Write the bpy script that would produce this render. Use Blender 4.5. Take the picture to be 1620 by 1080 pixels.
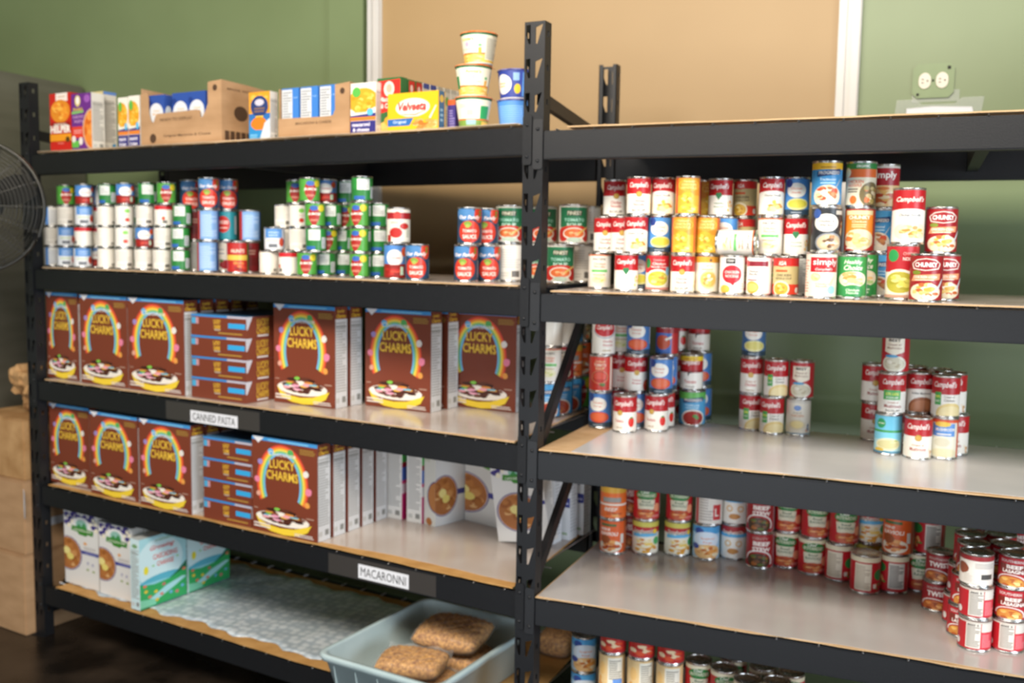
import bpy, bmesh, math, random
from mathutils import Vector, Matrix
from mathutils.geometry import tessellate_polygon
PI = math.pi
random.seed(11)
scn = bpy.context.scene
for o in list(bpy.data.objects): bpy.data.objects.remove(o, do_unlink=True)
COL = bpy.data.collections.new('pantry'); scn.collection.children.link(COL)

# ------------------------------------------------------------------ camera
FPX = 1550.41
CP = Vector((1.0235, -2.5536, 1.63349)); YAW, PITCH, ROLL = 0.39913, 0.0958, 0.01553
_f = Vector((-math.sin(YAW)*math.cos(PITCH), math.cos(YAW)*math.cos(PITCH), -math.sin(PITCH)))
_r = Vector((math.cos(YAW), math.sin(YAW), 0)); _u = _r.cross(_f)
CR = math.cos(ROLL)*_r + math.sin(ROLL)*_u; CU = -math.sin(ROLL)*_r + math.cos(ROLL)*_u; CW = _f
cd = bpy.data.cameras.new('camera'); cam = bpy.data.objects.new('camera', cd); COL.objects.link(cam)
cam.matrix_world = Matrix(((CR.x, CU.x, -CW.x, CP.x), (CR.y, CU.y, -CW.y, CP.y), (CR.z, CU.z, -CW.z, CP.z), (0, 0, 0, 1)))
cd.sensor_width = 36; cd.lens = FPX/1620*36; cd.clip_start = .05; cd.clip_end = 60
cd.dof.use_dof = True; cd.dof.focus_distance = 1.55; cd.dof.aperture_fstop = 4.4
scn.camera = cam

# ------------------------------------------------------------------ light and exposure
def lin(c):
    return tuple(((x/255/12.92) if x/255 <= .04045 else ((x/255+.055)/1.055)**2.4) for x in c)
def hexc(h): return lin(tuple(int(h[i:i+2], 16) for i in (0, 2, 4)))
w = bpy.data.worlds.new('room_light'); scn.world = w; w.use_nodes = True
w.node_tree.nodes['Background'].inputs[0].default_value = (.92, .95, 1, 1)
w.node_tree.nodes['Background'].inputs[1].default_value = .08
def area(name, loc, target, sx, sy, power, col):
    l = bpy.data.lights.new(name, 'AREA'); l.shape = 'RECTANGLE'; l.size = sx; l.size_y = sy; l.energy = power; l.color = col
    o = bpy.data.objects.new(name, l); COL.objects.link(o); o.location = loc
    o.rotation_euler = (Vector(target)-Vector(loc)).to_track_quat('-Z', 'Y').to_euler(); return o
area('window_daylight', (4.4, -2.4, 1.5), (-.2, .2, 1.1), 2.2, 1.4, 118, (.80, .90, 1.0))
area('ceiling_lamp', (.1, -2.4, 3.4), (-.1, .6, 1.5), 3.6, .9, 168, (1.0, .91, .79))
area('low_cool_fill', (-.4, -4.6, .55), (-.6, 0, .6), 4.5, .8, 64, (.86, .93, 1.0))  # added cool fill, set low to brighten the lower shelves; no known source
scn.view_settings.view_transform = 'Standard'; scn.view_settings.look = 'None'
scn.view_settings.gamma = 1; scn.view_settings.use_curve_mapping = False
scn.view_settings.exposure = 0.29

# ------------------------------------------------------------------ frames of the two bays
PHI = 0.13803; CPH, SPH = math.cos(PHI), math.sin(PHI)
WL, DEP, HP, BH = 2.315, .708, 2.249, .0785
ZL = [1.96658, 1.51655, 1.06789, 0.63631, 0.21791]
ZR = [1.95421, 1.50547, 1.05599, 0.62694, 0.2100]
LIN = .011                       # liner thickness over the beam top
def W_(bay, u, v, z=0):          # left bay: u runs left from the middle post
    if bay == 'R': return Vector((u, v, z))
    return Vector((-u*CPH+v*SPH, u*SPH+v*CPH, z))
def loc_(bay, P):
    if bay == 'R': return P[0], P[1]
    return -(P[0]*CPH-P[1]*SPH), P[0]*SPH+P[1]*CPH
def ray(x, y): return CR*((x-810)/FPX)+CU*((540-y)/FPX)+CW
def on_z(x, y, z):
    d = ray(x, y); return CP+d*((z-CP.z)/d.z)
def on_y(x, y, Y):
    d = ray(x, y); return CP+d*((Y-CP.y)/d.y)
def surf(bay, lv): return (ZL if bay == 'L' else ZR)[lv-1]+LIN
def u_at(bay, px, v, z):         # shelf coordinate u seen in photo column px at depth v
    o = W_(bay, 0, v, z); d = W_(bay, 1, v, z)-o
    k = CR*FPX-CW*(px-810)
    return -((o-CP).dot(k))/(d.dot(k))
BROT = {'L': -PHI, 'R': 0}

# ------------------------------------------------------------------ materials
def new_mat(name, col=(.5, .5, .5), rough=.5, metal=0, spec=.5):
    m = bpy.data.materials.new(name); m.use_nodes = True; b = m.node_tree.nodes['Principled BSDF']
    b.inputs['Base Color'].default_value = (*col, 1); b.inputs['Roughness'].default_value = rough
    b.inputs['Metallic'].default_value = metal; b.inputs['Specular IOR Level'].default_value = spec
    return m
def noisy(m, c1, c2, scale=20, detail=4, bump=0, stretch=(1, 1, 1), rough=None, lo=.35, hi=.65, coord='Object'):
    nt = m.node_tree; b = nt.nodes['Principled BSDF']; N = nt.nodes.new; L = nt.links.new
    tc = N('ShaderNodeTexCoord'); mp = N('ShaderNodeMapping'); mp.inputs['Scale'].default_value = stretch
    L(tc.outputs[coord], mp.inputs[0]); n = N('ShaderNodeTexNoise'); n.inputs['Scale'].default_value = scale; n.inputs['Detail'].default_value = detail
    L(mp.outputs[0], n.inputs['Vector']); r = N('ShaderNodeValToRGB'); r.color_ramp.elements[0].color = (*c1, 1); r.color_ramp.elements[1].color = (*c2, 1)
    r.color_ramp.elements[0].position = lo; r.color_ramp.elements[1].position = hi
    L(n.outputs['Fac'], r.inputs[0]); L(r.outputs[0], b.inputs['Base Color'])
    if rough:
        mr = N('ShaderNodeMapRange'); mr.inputs[3].default_value = rough[0]; mr.inputs[4].default_value = rough[1]
        L(n.outputs['Fac'], mr.inputs[0]); L(mr.outputs[0], b.inputs['Roughness'])
    if bump:
        bp = N('ShaderNodeBump'); bp.inputs['Strength'].default_value = bump; bp.inputs['Distance'].default_value = .002
        L(n.outputs['Fac'], bp.inputs['Height']); L(bp.outputs[0], b.inputs['Normal'])
    return m
def attr_mat(name, rough, spec=.5, coat=0):
    m = new_mat(name, rough=rough, spec=spec); nt = m.node_tree; a = nt.nodes.new('ShaderNodeAttribute'); a.attribute_name = 'ink'
    nt.links.new(a.outputs['Color'], nt.nodes['Principled BSDF'].inputs['Base Color']); nt.nodes['Principled BSDF'].inputs['Coat Weight'].default_value = coat
    nt.nodes['Principled BSDF'].inputs['Coat Roughness'].default_value = .2
    return m
M = {}
M['print'] = attr_mat('printed_label', .42, .45, .15)
M['carton'] = attr_mat('printed_carton', .45, .4, .1)
M['tin'] = noisy(new_mat('tin_plate', rough=.25, metal=1), (.60, .60, .59), (.72, .72, .70), 30, 3, 0, rough=(.2, .34))
M['steel'] = noisy(new_mat('black_powder_coat', rough=.42, spec=.38), hexc('131417'), hexc('18191c'), 240, 3, .12, rough=(.36, .5))
M['bracket'] = noisy(new_mat('black_bracket', rough=.45, spec=.45), hexc('16171a'), hexc('1b1c1f'), 200, 3, .1)
M['wire'] = new_mat('galvanised_wire', (.62, .63, .65), .3, 1)
M['board'] = noisy(new_mat('cardboard', rough=.8, spec=.2), hexc('b5884f'), hexc('c79a60'), 14, 5, .15, (1, 1, 5))
M['boardp'] = noisy(new_mat('pale_cardboard', rough=.8, spec=.2), hexc('bd9b72'), hexc('cdad86'), 14, 5, .15, (1, 1, 5))
M['filmg'] = noisy(new_mat('glossy_grey_board', rough=.18, spec=.65), hexc('b0aaa6'), hexc('bab5b2'), 4, 2, .05, rough=(.10, .22))
M['kraft'] = noisy(new_mat('kraft_carton', rough=.75, spec=.25), hexc('a88460'), hexc('b8936e'), 6, 5, .1, (1, 1, 3))
M['kraftdark'] = noisy(new_mat('crumpled_kraft_paper', rough=.8, spec=.2), hexc('a37b4f'), hexc('c19a6c'), 10, 5, .3)
M['film'] = noisy(new_mat('glossy_white_board', rough=.2, spec=.65), hexc('bfb2a8'), hexc('c9bfb8'), 4, 2, .05, rough=(.12, .24))
M['filmw'] = noisy(new_mat('satin_white_board', rough=.25, spec=.6), hexc('cfcfd1'), hexc('d9d9da'), 4, 2, .04, rough=(.15, .28))
M['cream'] = noisy(new_mat('cream_paper', rough=.6), hexc('cdb59a'), hexc('dcc9b2'), 9, 3)
M['tote'] = noisy(new_mat('pale_blue_plastic', rough=.35, spec=.5), hexc('a6b9bb'), hexc('b1c3c5'), 8, 2)
M['black'] = new_mat('black_plastic', hexc('151618'), .4)
M['white'] = new_mat('white_plastic', hexc('e9e6df'), .35)
M['ivory'] = new_mat('ivory_plastic', hexc('ded6c4'), .35)
M['dark'] = new_mat('dark_recess', hexc('1a1713'), .7)
M['ink'] = new_mat('black_ink', hexc('232326'), .7)
M['paperw'] = new_mat('white_tape_paper', hexc('dcdde2'), .55)
M['duct'] = new_mat('charcoal_tape', hexc('3a3735'), .32)

# ------------------------------------------------------------------ mesh helpers
def link(name, me, parent=None, loc=None, rz=0):
    o = bpy.data.objects.new(name, me); COL.objects.link(o)
    if parent: o.parent = parent
    if loc is not None: o.location = loc
    if rz: o.rotation_euler = (0, 0, rz)
    return o
def tag(o, label, cat, group=None, kind=None):
    if label: o['label'] = label
    if cat: o['category'] = cat
    if group: o['group'] = group
    if kind: o['kind'] = kind
    return o
def bm_mesh(name, bm, mats, smooth=False):
    me = bpy.data.meshes.new(name); bm.to_mesh(me); bm.free()
    for m in (mats if isinstance(mats, (list, tuple)) else [mats]): me.materials.append(m)
    if smooth:
        for p in me.polygons: p.use_smooth = True
    return me
def box(bm, x0, y0, z0, x1, y1, z1, mi=0):
    vs = [bm.verts.new((x, y, z)) for z in (z0, z1) for x, y in ((x0, y0), (x1, y0), (x1, y1), (x0, y1))]
    for f in ((3, 2, 1, 0), (4, 5, 6, 7), (0, 1, 5, 4), (1, 2, 6, 5), (2, 3, 7, 6), (3, 0, 4, 7)):
        bm.faces.new([vs[i] for i in f]).material_index = mi
def bar(bm, a, b, w, h, up=Vector((0, 0, 1))):
    a, b = Vector(a), Vector(b); d = (b-a).normalized(); s = d.cross(up).normalized(); t = s.cross(d)
    vs = [bm.verts.new(p+s*i*w/2+t*j*h/2) for p in (a, b) for i, j in ((-1, -1), (1, -1), (1, 1), (-1, 1))]
    for f in ((3, 2, 1, 0), (4, 5, 6, 7), (0, 1, 5, 4), (1, 2, 6, 5), (2, 3, 7, 6), (3, 0, 4, 7)): bm.faces.new([vs[i] for i in f])
def tube(bm, pts, r, seg=8, closed=False):
    pts = [Vector(p) for p in pts]; rings = []; n = len(pts)
    for i, p in enumerate(pts):
        a = pts[i-1] if (i or closed) else p; b = pts[(i+1) % n] if (i < n-1 or closed) else p
        d = (b-a).normalized(); up = Vector((0, 0, 1)) if abs(d.z) < .9 else Vector((1, 0, 0))
        s = d.cross(up).normalized(); t = s.cross(d)
        rings.append([bm.verts.new(p+s*r*math.cos(2*PI*k/seg)+t*r*math.sin(2*PI*k/seg)) for k in range(seg)])
    for i in range(n if closed else n-1):
        A, B = rings[i], rings[(i+1) % n]
        for k in range(seg): bm.faces.new((A[k], A[(k+1) % seg], B[(k+1) % seg], B[k]))
    if not closed:
        bm.faces.new(rings[0]); bm.faces.new(rings[-1][::-1])
def lathe(bm, prof, seg=40, mi=0):
    rings = []
    for r, z in prof:
        rings.append([bm.verts.new((r*math.cos(2*PI*k/seg), r*math.sin(2*PI*k/seg), z)) for k in range(seg)] if r > 1e-6 else [bm.verts.new((0, 0, z))])
    for A, B in zip(rings, rings[1:]):
        for k in range(seg):
            k2 = (k+1) % seg
            if len(A) == 1: f = bm.faces.new((A[0], B[k2], B[k])) if len(B) > 1 else None
            elif len(B) == 1: f = bm.faces.new((A[k], A[k2], B[0]))
            else: f = bm.faces.new((A[k], A[k2], B[k2], B[k]))
            if f: f.material_index = mi
def plate(bm, outer, holes, t, fn):
    """a flat plate of thickness t with holes; fn(a, b, depth) places a point"""
    polys = [outer]+holes
    tri = tessellate_polygon([[Vector((a, b, 0)) for a, b in p] for p in polys])
    flat = [p for q in polys for p in q]
    F = [bm.verts.new(fn(a, b, 0)) for a, b in flat]; B = [bm.verts.new(fn(a, b, t)) for a, b in flat]
    for i, j, k in tri:
        try: bm.faces.new((F[i], F[j], F[k])); bm.faces.new((B[k], B[j], B[i]))
        except ValueError: pass
    s = 0
    for q in polys:
        n = len(q)
        for i in range(n):
            j = (i+1) % n; bm.faces.new((F[s+i], F[s+j], B[s+j], B[s+i]))
        s += n
def rect(a0, b0, a1, b1): return [(a0, b0), (a1, b0), (a1, b1), (a0, b1)]

# ------------------------------------------------------------------ printed artwork (flat shapes laid on a label or a carton face)
_glyph = {}
def glyphs(s, shear, bold):
    k = (s, shear, bold)
    if k not in _glyph:
        cu = bpy.data.curves.new('lettering', 'FONT'); cu.body = s; cu.resolution_u = 2; cu.shear = shear; cu.offset = bold
        o = bpy.data.objects.new('lettering', cu); COL.objects.link(o); me = o.to_mesh()
        vs = [(v.co.x, v.co.y) for v in me.vertices]; fs = [tuple(p.vertices) for p in me.polygons]
        o.to_mesh_clear(); bpy.data.objects.remove(o, do_unlink=True); bpy.data.curves.remove(cu)
        if vs:
            x0 = min(v[0] for v in vs); x1 = max(v[0] for v in vs); y0 = min(v[1] for v in vs); y1 = max(v[1] for v in vs)
            vs = [((x-x0)/(x1-x0)-.5, (y-y0)/(y1-y0)-.5) for x, y in vs]
        _glyph[k] = (vs, fs)
    return _glyph[k]
class Art:
    def __init__(s): s.sh = []
    def poly(s, pts, c): s.sh.append(([tuple(p) for p in pts], [tuple(range(len(pts)))], c)); return s
    def rect(s, x0, y0, x1, y1, c): return s.poly([(x0, y0), (x1, y0), (x1, y1), (x0, y1)], c)
    def ell(s, cx, cy, rx, ry, c, n=24, rag=0, seed=0):
        rd = random.Random(seed)
        return s.poly([(cx+rx*(1+rag*(rd.random()-.5))*math.cos(2*PI*i/n), cy+ry*(1+rag*(rd.random()-.5))*math.sin(2*PI*i/n)) for i in range(n)], c)
    def ring(s, cx, cy, rx, ry, t, c, a0=0, a1=2*PI, n=28, ty=None):
        ty = ty or t*ry/rx; vs = []; fs = []
        for i in range(n+1):
            a = a0+(a1-a0)*i/n; vs += [(cx+rx*math.cos(a), cy+ry*math.sin(a)), (cx+(rx-t)*math.cos(a), cy+(ry-ty)*math.sin(a))]
            if i: fs.append((2*i-2, 2*i, 2*i+1, 2*i-1))
        s.sh.append((vs, fs, c)); return s
    def txt(s, t, cx, cy, w, h, c, sh=0, b=.02):
        vs, fs = glyphs(t, sh, b); s.sh.append(([(cx+x*w, cy+y*h) for x, y in vs], fs, c)); return s
    def lines(s, x0, y0, x1, y1, n, c, seed=1, head=None):
        rd = random.Random(seed); vs = []; fs = []; st = (y1-y0)/n
        for i in range(n):
            y = y0+i*st; e = x1-(x1-x0)*rd.choice((0, .05, .1, .35)); k = len(vs)
            vs += [(x0, y), (e, y), (e, y+st*.5), (x0, y+st*.5)]; fs.append((k, k+1, k+2, k+3))
        s.sh.append((vs, fs, c)); return s
    def food(s, cx, cy, rx, ry, cols, n=14, seed=3, sz=.3):
        rd = random.Random(seed)
        for i in range(n):
            a = rd.random()*2*PI; q = math.sqrt(rd.random())*(1-sz*.7)
            s.ell(cx+rx*q*math.cos(a), cy+ry*q*math.sin(a), rx*sz*(.6+.6*rd.random()), ry*sz*(.5+.5*rd.random()), cols[i % len(cols)], 8, .35, seed*50+i)
        return s
    def wave(s, y0, y1, x0, x1, c, base=0, n=12):  # area under a swoosh from y0 (left) up to y1 (right)
        top = [(x0+(x1-x0)*i/n, y0+(y1-y0)*(.5-.5*math.cos(PI*i/n))) for i in range(n+1)]
        return s.poly([(x0, base)]+[(x1, base)]+top[::-1], c)
def rgb(c): return hexc(c) if isinstance(c, str) else c
STEP = .00003
def art_faces(bm, lay, art, fn, strips=None, clip=None, base_off=0.0):
    """copy art into bm; fn(x, y, off) gives the 3D point; strips = facet width for wrapping"""
    t = bmesh.new(); il = t.faces.layers.int.new('i'); cols = []
    for k, (vs, fs, c) in enumerate(art.sh):
        V = [t.verts.new((x, y, 0)) for x, y in vs]; cols.append((*rgb(c), 1))
        for f in fs:
            if len(set(f)) < 3: continue
            try: F = t.faces.new([V[i] for i in f]); F[il] = k
            except ValueError: pass
    def cut(co, no, clear=False):
        bmesh.ops.bisect_plane(t, geom=t.verts[:]+t.edges[:]+t.faces[:], plane_co=co, plane_no=no, clear_outer=clear)
    if clip:
        x0, y0, x1, y1 = clip
        cut((x0, 0, 0), (-1, 0, 0), True); cut((x1, 0, 0), (1, 0, 0), True); cut((0, y0, 0), (0, -1, 0), True); cut((0, y1, 0), (0, 1, 0), True)
    if strips:
        n = int(round(PI/strips))
        for i in range(-n+1, n): cut((i*strips, 0, 0), (1, 0, 0))
    for F in t.faces:
        k = F[il]; off = base_off+STEP*(k+1); F.normal_update(); pts = [v.co for v in F.verts]
        if F.normal.z < 0: pts = pts[::-1]
        if F.calc_area() < 1e-12: continue
        cx = sum(p.x for p in pts)/len(pts)
        try: G = bm.faces.new([bm.verts.new(fn(p.x, p.y, off, cx)) for p in pts])
        except ValueError: continue
        for l in G.loops: l[lay] = cols[k]
    t.free()

# ------------------------------------------------------------------ cans
SEG = 40; DLT = 2*PI/SEG
SIZES = {'soup': (.0325, .1045), 'small': (.0335, .0805), 'std': (.0365, .111), 'chunky': (.0375, .1165), 'big': (.043, .117), 'family': (.0385, .139),
         'soupb': (.0365, .116), 'pasta': (.0425, .1145), 'stew': (.039, .083), 'noodle': (.0385, .111)}
_body = {}
def can_meshes(size):
    if size not in _body:
        r, h = SIZES[size]
        bm = bmesh.new(); rr = r-.0006
        lathe(bm, [(0, .003), (r-.006, .003), (r-.004, .0005), (r+.0004, 0), (r+.0008, .0012), (r+.0006, .003), (rr-.0006, .0045), (rr, .007), (rr, h-.007), (rr-.0006, h-.0045),
                   (r+.0006, h-.003), (r+.0008, h-.0012), (r+.0003, h), (r-.0012, h), (r-.0022, h-.0018)], SEG)
        body = bm_mesh('can_body', bm, M['tin'], True)
        bm = bmesh.new()
        lathe(bm, [(r-.0021, h-.0012), (r-.0024, h-.0042), (r-.005, h-.0044), (r-.0062, h-.0034), (r-.0075, h-.0044), (r-.012, h-.0043), (r-.013, h-.0037), (r-.014, h-.0043), (0, h-.0043)], SEG)
        lid = bm_mesh('can_lid', bm, M['tin'], True)
        _body[size] = (body, lid)
    return _body[size]
_lab = {}
def label_mesh(design, size):
    k = (design, size)
    if k not in _lab:
        r, h = SIZES[size]; R0 = r+.0001; z0, z1 = .0055, h-.0055; H = z1-z0
        art = Art(); DES[design][0](art)
        bm = bmesh.new(); lay = bm.loops.layers.float_color.new('ink')
        def P(i, off, y):
            a = i*DLT-PI/2; return Vector(((R0+off)*math.cos(a), (R0+off)*math.sin(a), z0+y*H))
        def fn(x, y, off, cx):
            i = math.floor(cx/DLT+1e-7); t = x/DLT-i; return P(i, off, y).lerp(P(i+1, off, y), t)
        base = (*rgb(DES[design][1]), 1)
        for i in range(SEG):
            G = bm.faces.new([bm.verts.new(p) for p in (P(i, 0, 0), P(i+1, 0, 0), P(i+1, 0, 1), P(i, 0, 1))])
            for l in G.loops: l[lay] = base
        art_faces(bm, lay, art, fn, DLT, (-PI, 0, PI, 1))
        me = bpy.data.meshes.new('paper_label'); bm.to_mesh(me); bm.free(); me.materials.append(M['print'])
        for p in me.polygons: p.use_smooth = True
        nl = []
        for lp in me.loops:
            c = me.vertices[lp.vertex_index].co; n = Vector((c.x, c.y, 0)).normalized(); nl.append(n)
        me.normals_split_custom_set(nl)
        _lab[k] = me
    return _lab[k]

# ------------------------------------------------------------------ label designs. x = angle (front 0), y = 0..1
RED, CR_, WH, GRN, GOLD, BLU = 'b3141c', '8f1015', 'f1ece2', '2c8a3c', 'c9a24a', '2f68b4'
def camp(a, kind):
    a.rect(-PI, .56, PI, 1, RED)
    a.txt("Campbell's", 0, .80, 1.75, .20, 'f6eee6', .35, .02)
    if kind == 'noodle':
        a.ell(0, .55, .26, .085, GOLD).ring(0, .55, .26, .085, .05, 'a5802e')
        a.txt('Chicken', 0, .36, 1.0, .09, 'c4473c', 0, .02).txt('Noodle', 0, .25, .95, .09, 'c4473c', 0, .02).txt('SOUP', 0, .08, 1.2, .08, '5c4a2a', 0, .02)
        a.rect(1.1, 0, 2.6, .56, 'f3e7cf').food(1.6, .25, .5, .2, ['e7c66a', 'd98b3a', 'f0dfa8'], 9, 5)
    elif kind == 'cream':
        a.ell(0, .52, .24, .08, GOLD).txt('Cream of', 0, .33, .9, .06, 'b5632d').txt('Chicken', 0, .23, 1.0, .09, 'c4473c', 0, .02).lines(-.4, .05, .4, .1, 1, 'a08040')
    elif kind == 'mush':
        a.ell(0, .52, .26, .085, GOLD).ring(0, .52, .26, .085, .05, 'a5802e').txt('Cream of', 0, .33, .9, .06, 'b5632d').txt('Mushroom', 0, .22, 1.2, .10, 'a2372c', 0, .02)
        a.food(1.0, .12, .4, .14, ['d9b184', 'b9824c', 'efe1cc'], 7, 4)
    elif kind == 'mush2':
        a.rect(-.75, .34, .55, .60, '4fa858').txt('25% LESS', -.1, .50, 1.0, .07, 'f0f060').txt('SODIUM', -.1, .40, .9, .05, WH)
        a.txt('Cream of', 0, .27, .8, .05, 'b5632d').txt('Mushroom', 0, .17, 1.3, .09, 'a2372c', 0, .02).txt('SOUP', 0, .05, 1.1, .06, '5c4a2a')
    elif kind == 'heart':
        a.ell(-.12, .57, .15, .07, '2f7a4a').ell(.10, .57, .15, .07, '2f7a4a').poly([(-.26, .55), (.24, .55), (0, .42)], '2f7a4a')
        a.txt('Healthy', .05, .32, .9, .06, '3c7a4a').txt('Request', .05, .22, .9, .06, '3c7a4a').food(1.0, .22, .45, .2, ['f0a04a', 'e9d9b0', 'f4c878'], 8, 8)
    elif kind == 'home':
        a.wave(.50, .66, -PI, 0, WH).wave(.66, .50, 0, PI, WH).txt('Chicken Noodle', .0, .53, 1.4, .07, '3c3328', .2)
        a.ell(.25, .2, .95, .24, 'f5e9c9').food(.25, .2, .85, .2, ['e9bb45', 'f0d27a', 'e08b3c', 'f5e3a0'], 16, 9)
    elif kind == 'tomato':
        a.ell(-.3, .54, .24, .08, GOLD).ring(-.3, .54, .24, .08, .05, 'a5802e').txt('Tomato', -.35, .3, .85, .09, 'c4473c', 0, .02).txt('SOUP', -.35, .1, .6, .05, 'a08040')
        a.ell(.72, .27, .3, .15, 'd8281f', 20).ell(.72, .40, .14, .03, '3f8f3f', 8, .6)
    elif kind == 'bisque':
        a.ell(0, .54, .24, .08, GOLD).txt('Tomato', 0, .32, .8, .07, 'c4473c').txt('Bisque', 0, .22, .8, .07, 'c4473c').ell(1.0, .15, .4, .18, 'd0402a').ell(1.0, .22, .25, .06, 'e06a3a')
    elif kind == 'green':
        a.rect(-.75, .28, -.25, .62, '49a552').txt('98%', -.5, .5, .4, .07, 'f0f060').txt('FAT', -.5, .38, .35, .06, WH)
        a.txt('Cream of', .35, .5, .8, .06, '6c5a3a').txt('Chicken', .35, .41, .8, .07, '6c5a3a').ell(.5, .06, 1.1, .28, 'e9cf8a').ell(.5, .04, .95, .22, 'f0dda6')
    elif kind == 'brown':
        a.wave(.50, .62, -PI, 0, WH).wave(.62, .50, 0, PI, WH).txt('Golden Mushroom', 0, .5, 1.5, .06, '3c3328', .2).ell(.1, .1, 1.1, .3, '9c5a34').ell(.1, .08, .95, .24, 'b87349')
    elif kind == 'yellow':
        a.rect(-PI, .86, PI, 1, 'f0cf2e').txt('FAMILY SIZE', 0, .92, 1.3, .07, 'a03a20').rect(-PI, .5, PI, .58, CR_).ell(0, .45, .24, .08, '3c2a20').ell(.35, .42, .5, .08, WH)
        a.txt('Tomato', 0, .22, 1.1, .10, 'c4473c', 0, .02).txt('SOUP', 0, .06, .8, .05, '5c4a2a')
    a.rect(1.9, .05, 2.0, .95, 'e9dccb').lines(2.05, .1, 2.95, .9, 12, '8d7f70')
def d_vintage(a):
    a.rect(-PI, .86, PI, 1, 'e9e2d4').ell(0, .75, 1.0, .24, 'c01a20', 24).ring(0, .72, 1.05, .26, .07, '2c4c8c', PI, 2*PI).txt("Campbell's", 0, .77, 1.5, .17, WH, .35)
    a.txt('Healthy', .3, .36, .9, .08, 'c4473c').txt('Request', .3, .25, .9, .08, 'c4473c').lines(-.2, .08, .6, .14, 1, 'b89a60')
def d_whitechk(a):
    a.rect(-PI, .965, PI, 1, 'e07038').txt('PACIFIC', 0, .86, 1.2, .07, '4d4a44').txt('Chicken', 0, .72, 1.1, .08, 'e8875c').txt('Noodle', 0, .63, 1.0, .07, 'e8875c').rect(-.75, .46, .75, .54, '6fc36a')
    a.lines(-.6, .36, .6, .44, 1, 'c9b98f').ell(0, .24, .7, .12, 'efe8c0').food(0, .24, .55, .09, ['e6de8a', 'c9d46a', 'f2e4b0'], 9, 2).rect(1.2, 0, 2.9, .96, 'eee6da').lines(1.3, .1, 2.7, .9, 14, 'b9aa98')
def d_redgreen(a):
    a.rect(-PI, .5, PI, 1, 'cf2a35').ell(-.95, .78, .3, .15, '2f8a4a').txt('Condensed', .1, .88, 1.0, .06, 'f4b9b4').txt('Chicken', .1, .77, 1.2, .08, WH).txt('Noodle Soup', .1, .67, 1.4, .08, WH)
    a.ell(0, .34, 1.1, .27, 'f3efdd').ell(0, .33, .95, .22, 'c9c244').food(0, .33, .85, .18, ['ddd45a', 'b8b036', 'efe690', 'd68c3a'], 14, 6).ell(1.0, .55, .3, .13, '8fc8e4').rect(-PI, 0, PI, .07, 'c48478')
def d_cream(a):
    a.rect(-PI, .83, PI, 1, 'e9a53a').ell(.25, .9, .12, .05, '7d5a2a').txt('Organic', 0, .74, .9, .05, 'c49a4a').lines(-.5, .62, .5, .68, 1, 'd9a05a').ell(.1, .34, .75, .27, 'e3d3a2').ell(.1, .34, .65, .22, 'd8b45e').food(.1, .34, .55, .18, ['ecd898', 'c68f44', 'f4ead0'], 12, 7)
def d_heartred(a):
    a.rect(-.55, .82, .25, .97, '26221f').txt('TONY', -.15, .9, .6, .07, WH).ell(-.02, .52, .85, .26, 'd2202c').poly([(-.5, .36), (.4, .36), (.1, .2)], 'd2202c').txt('CHICKEN', -.02, .58, 1.2, .08, WH).txt('NOODLE', -.02, .47, 1.1, .08, WH).ell(-.6, .1, .45, .12, 'e5b84c').lines(.6, .1, 1.2, .3, 3, 'c9c0b4')
def d_whitenoodle(a):
    a.rect(-.95, .76, .9, .90, '8e2232').ell(-1.0, .84, .25, .09, 'd03a3e').txt('Chicken', -.35, .62, .9, .07, '4a423a').txt('Noodle', -.35, .54, .8, .07, '4a423a').ell(-.45, .17, .6, .17, 'e6ab45').ell(-.45, .17, .5, .12, 'f0c66e').rect(-.9, .36, 0, .39, 'b0303a')
def d_goldred(a):
    a.rect(-PI, .78, PI, 1, 'd02a28').ell(-.35, .86, .42, .1, 'e04a3a').txt('IGA', -.3, .86, .6, .11, WH, .2, .03).rect(-.9, .62, .1, .68, 'e0602a').txt('CHICKEN', -.2, .53, 1.2, .07, '4a3a2a').txt('NOODLE SOUP', -.2, .44, 1.3, .06, '4a3a2a')
    a.rect(-PI, 0, PI, .28, 'd93c26').ell(-.4, .16, .72, .22, 'efe4c4').ell(-.4, .16, .6, .17, 'dcae3c').food(-.4, .16, .5, .13, ['eac65a', 'c98c2e', 'f0d890'], 8, 4).ell(1.0, .12, .18, .08, WH)
def gv(a, name, food, fc, base=None):
    a.ell(-.12, .68, .82, .21, 'f2efe6').ell(-.75, .88, .3, .12, '26458e').txt('Chicken' if name == 'c' else name, -.12, .73, .9, .07, 'd9805a').txt('Noodle' if name == 'c' else 'Soup', -.12, .62, .75, .06, 'd9805a')
    a.rect(-PI, 0, PI, .14, '2e4456').ell(0, .29, .95, .165, food).ell(0, .30, .8, .12, fc).rect(1.3, .3, 2.8, .95, 'dfe6ee').lines(1.4, .35, 2.7, .9, 9, '8d99ab').lines(-.5, .04, .4, .09, 1, 'a8b4be')
def d_gvblack(a):
    a.ell(-.15, .66, .88, .22, 'ece8de').ell(-.85, .88, .3, .12, '3a5aa0').txt('Chicken &', -.15, .7, 1.1, .06, '4a4640').txt('Wild Rice', -.15, .6, .9, .06, '4a4640').rect(.5, .86, 1.3, .96, 'c9c4b8').food(1.2, .55, .35, .2, ['d0772c', 'b8a888', 'dccfa0'], 8, 3)
    a.ell(.1, .18, 1.0, .24, '8a8f96').ell(.1, .18, .88, .2, 'c7b594').food(.1, .2, .75, .16, ['e0cfa8', 'b07a3c', 'efe6ce', '6d4a2c'], 16, 5)
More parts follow.
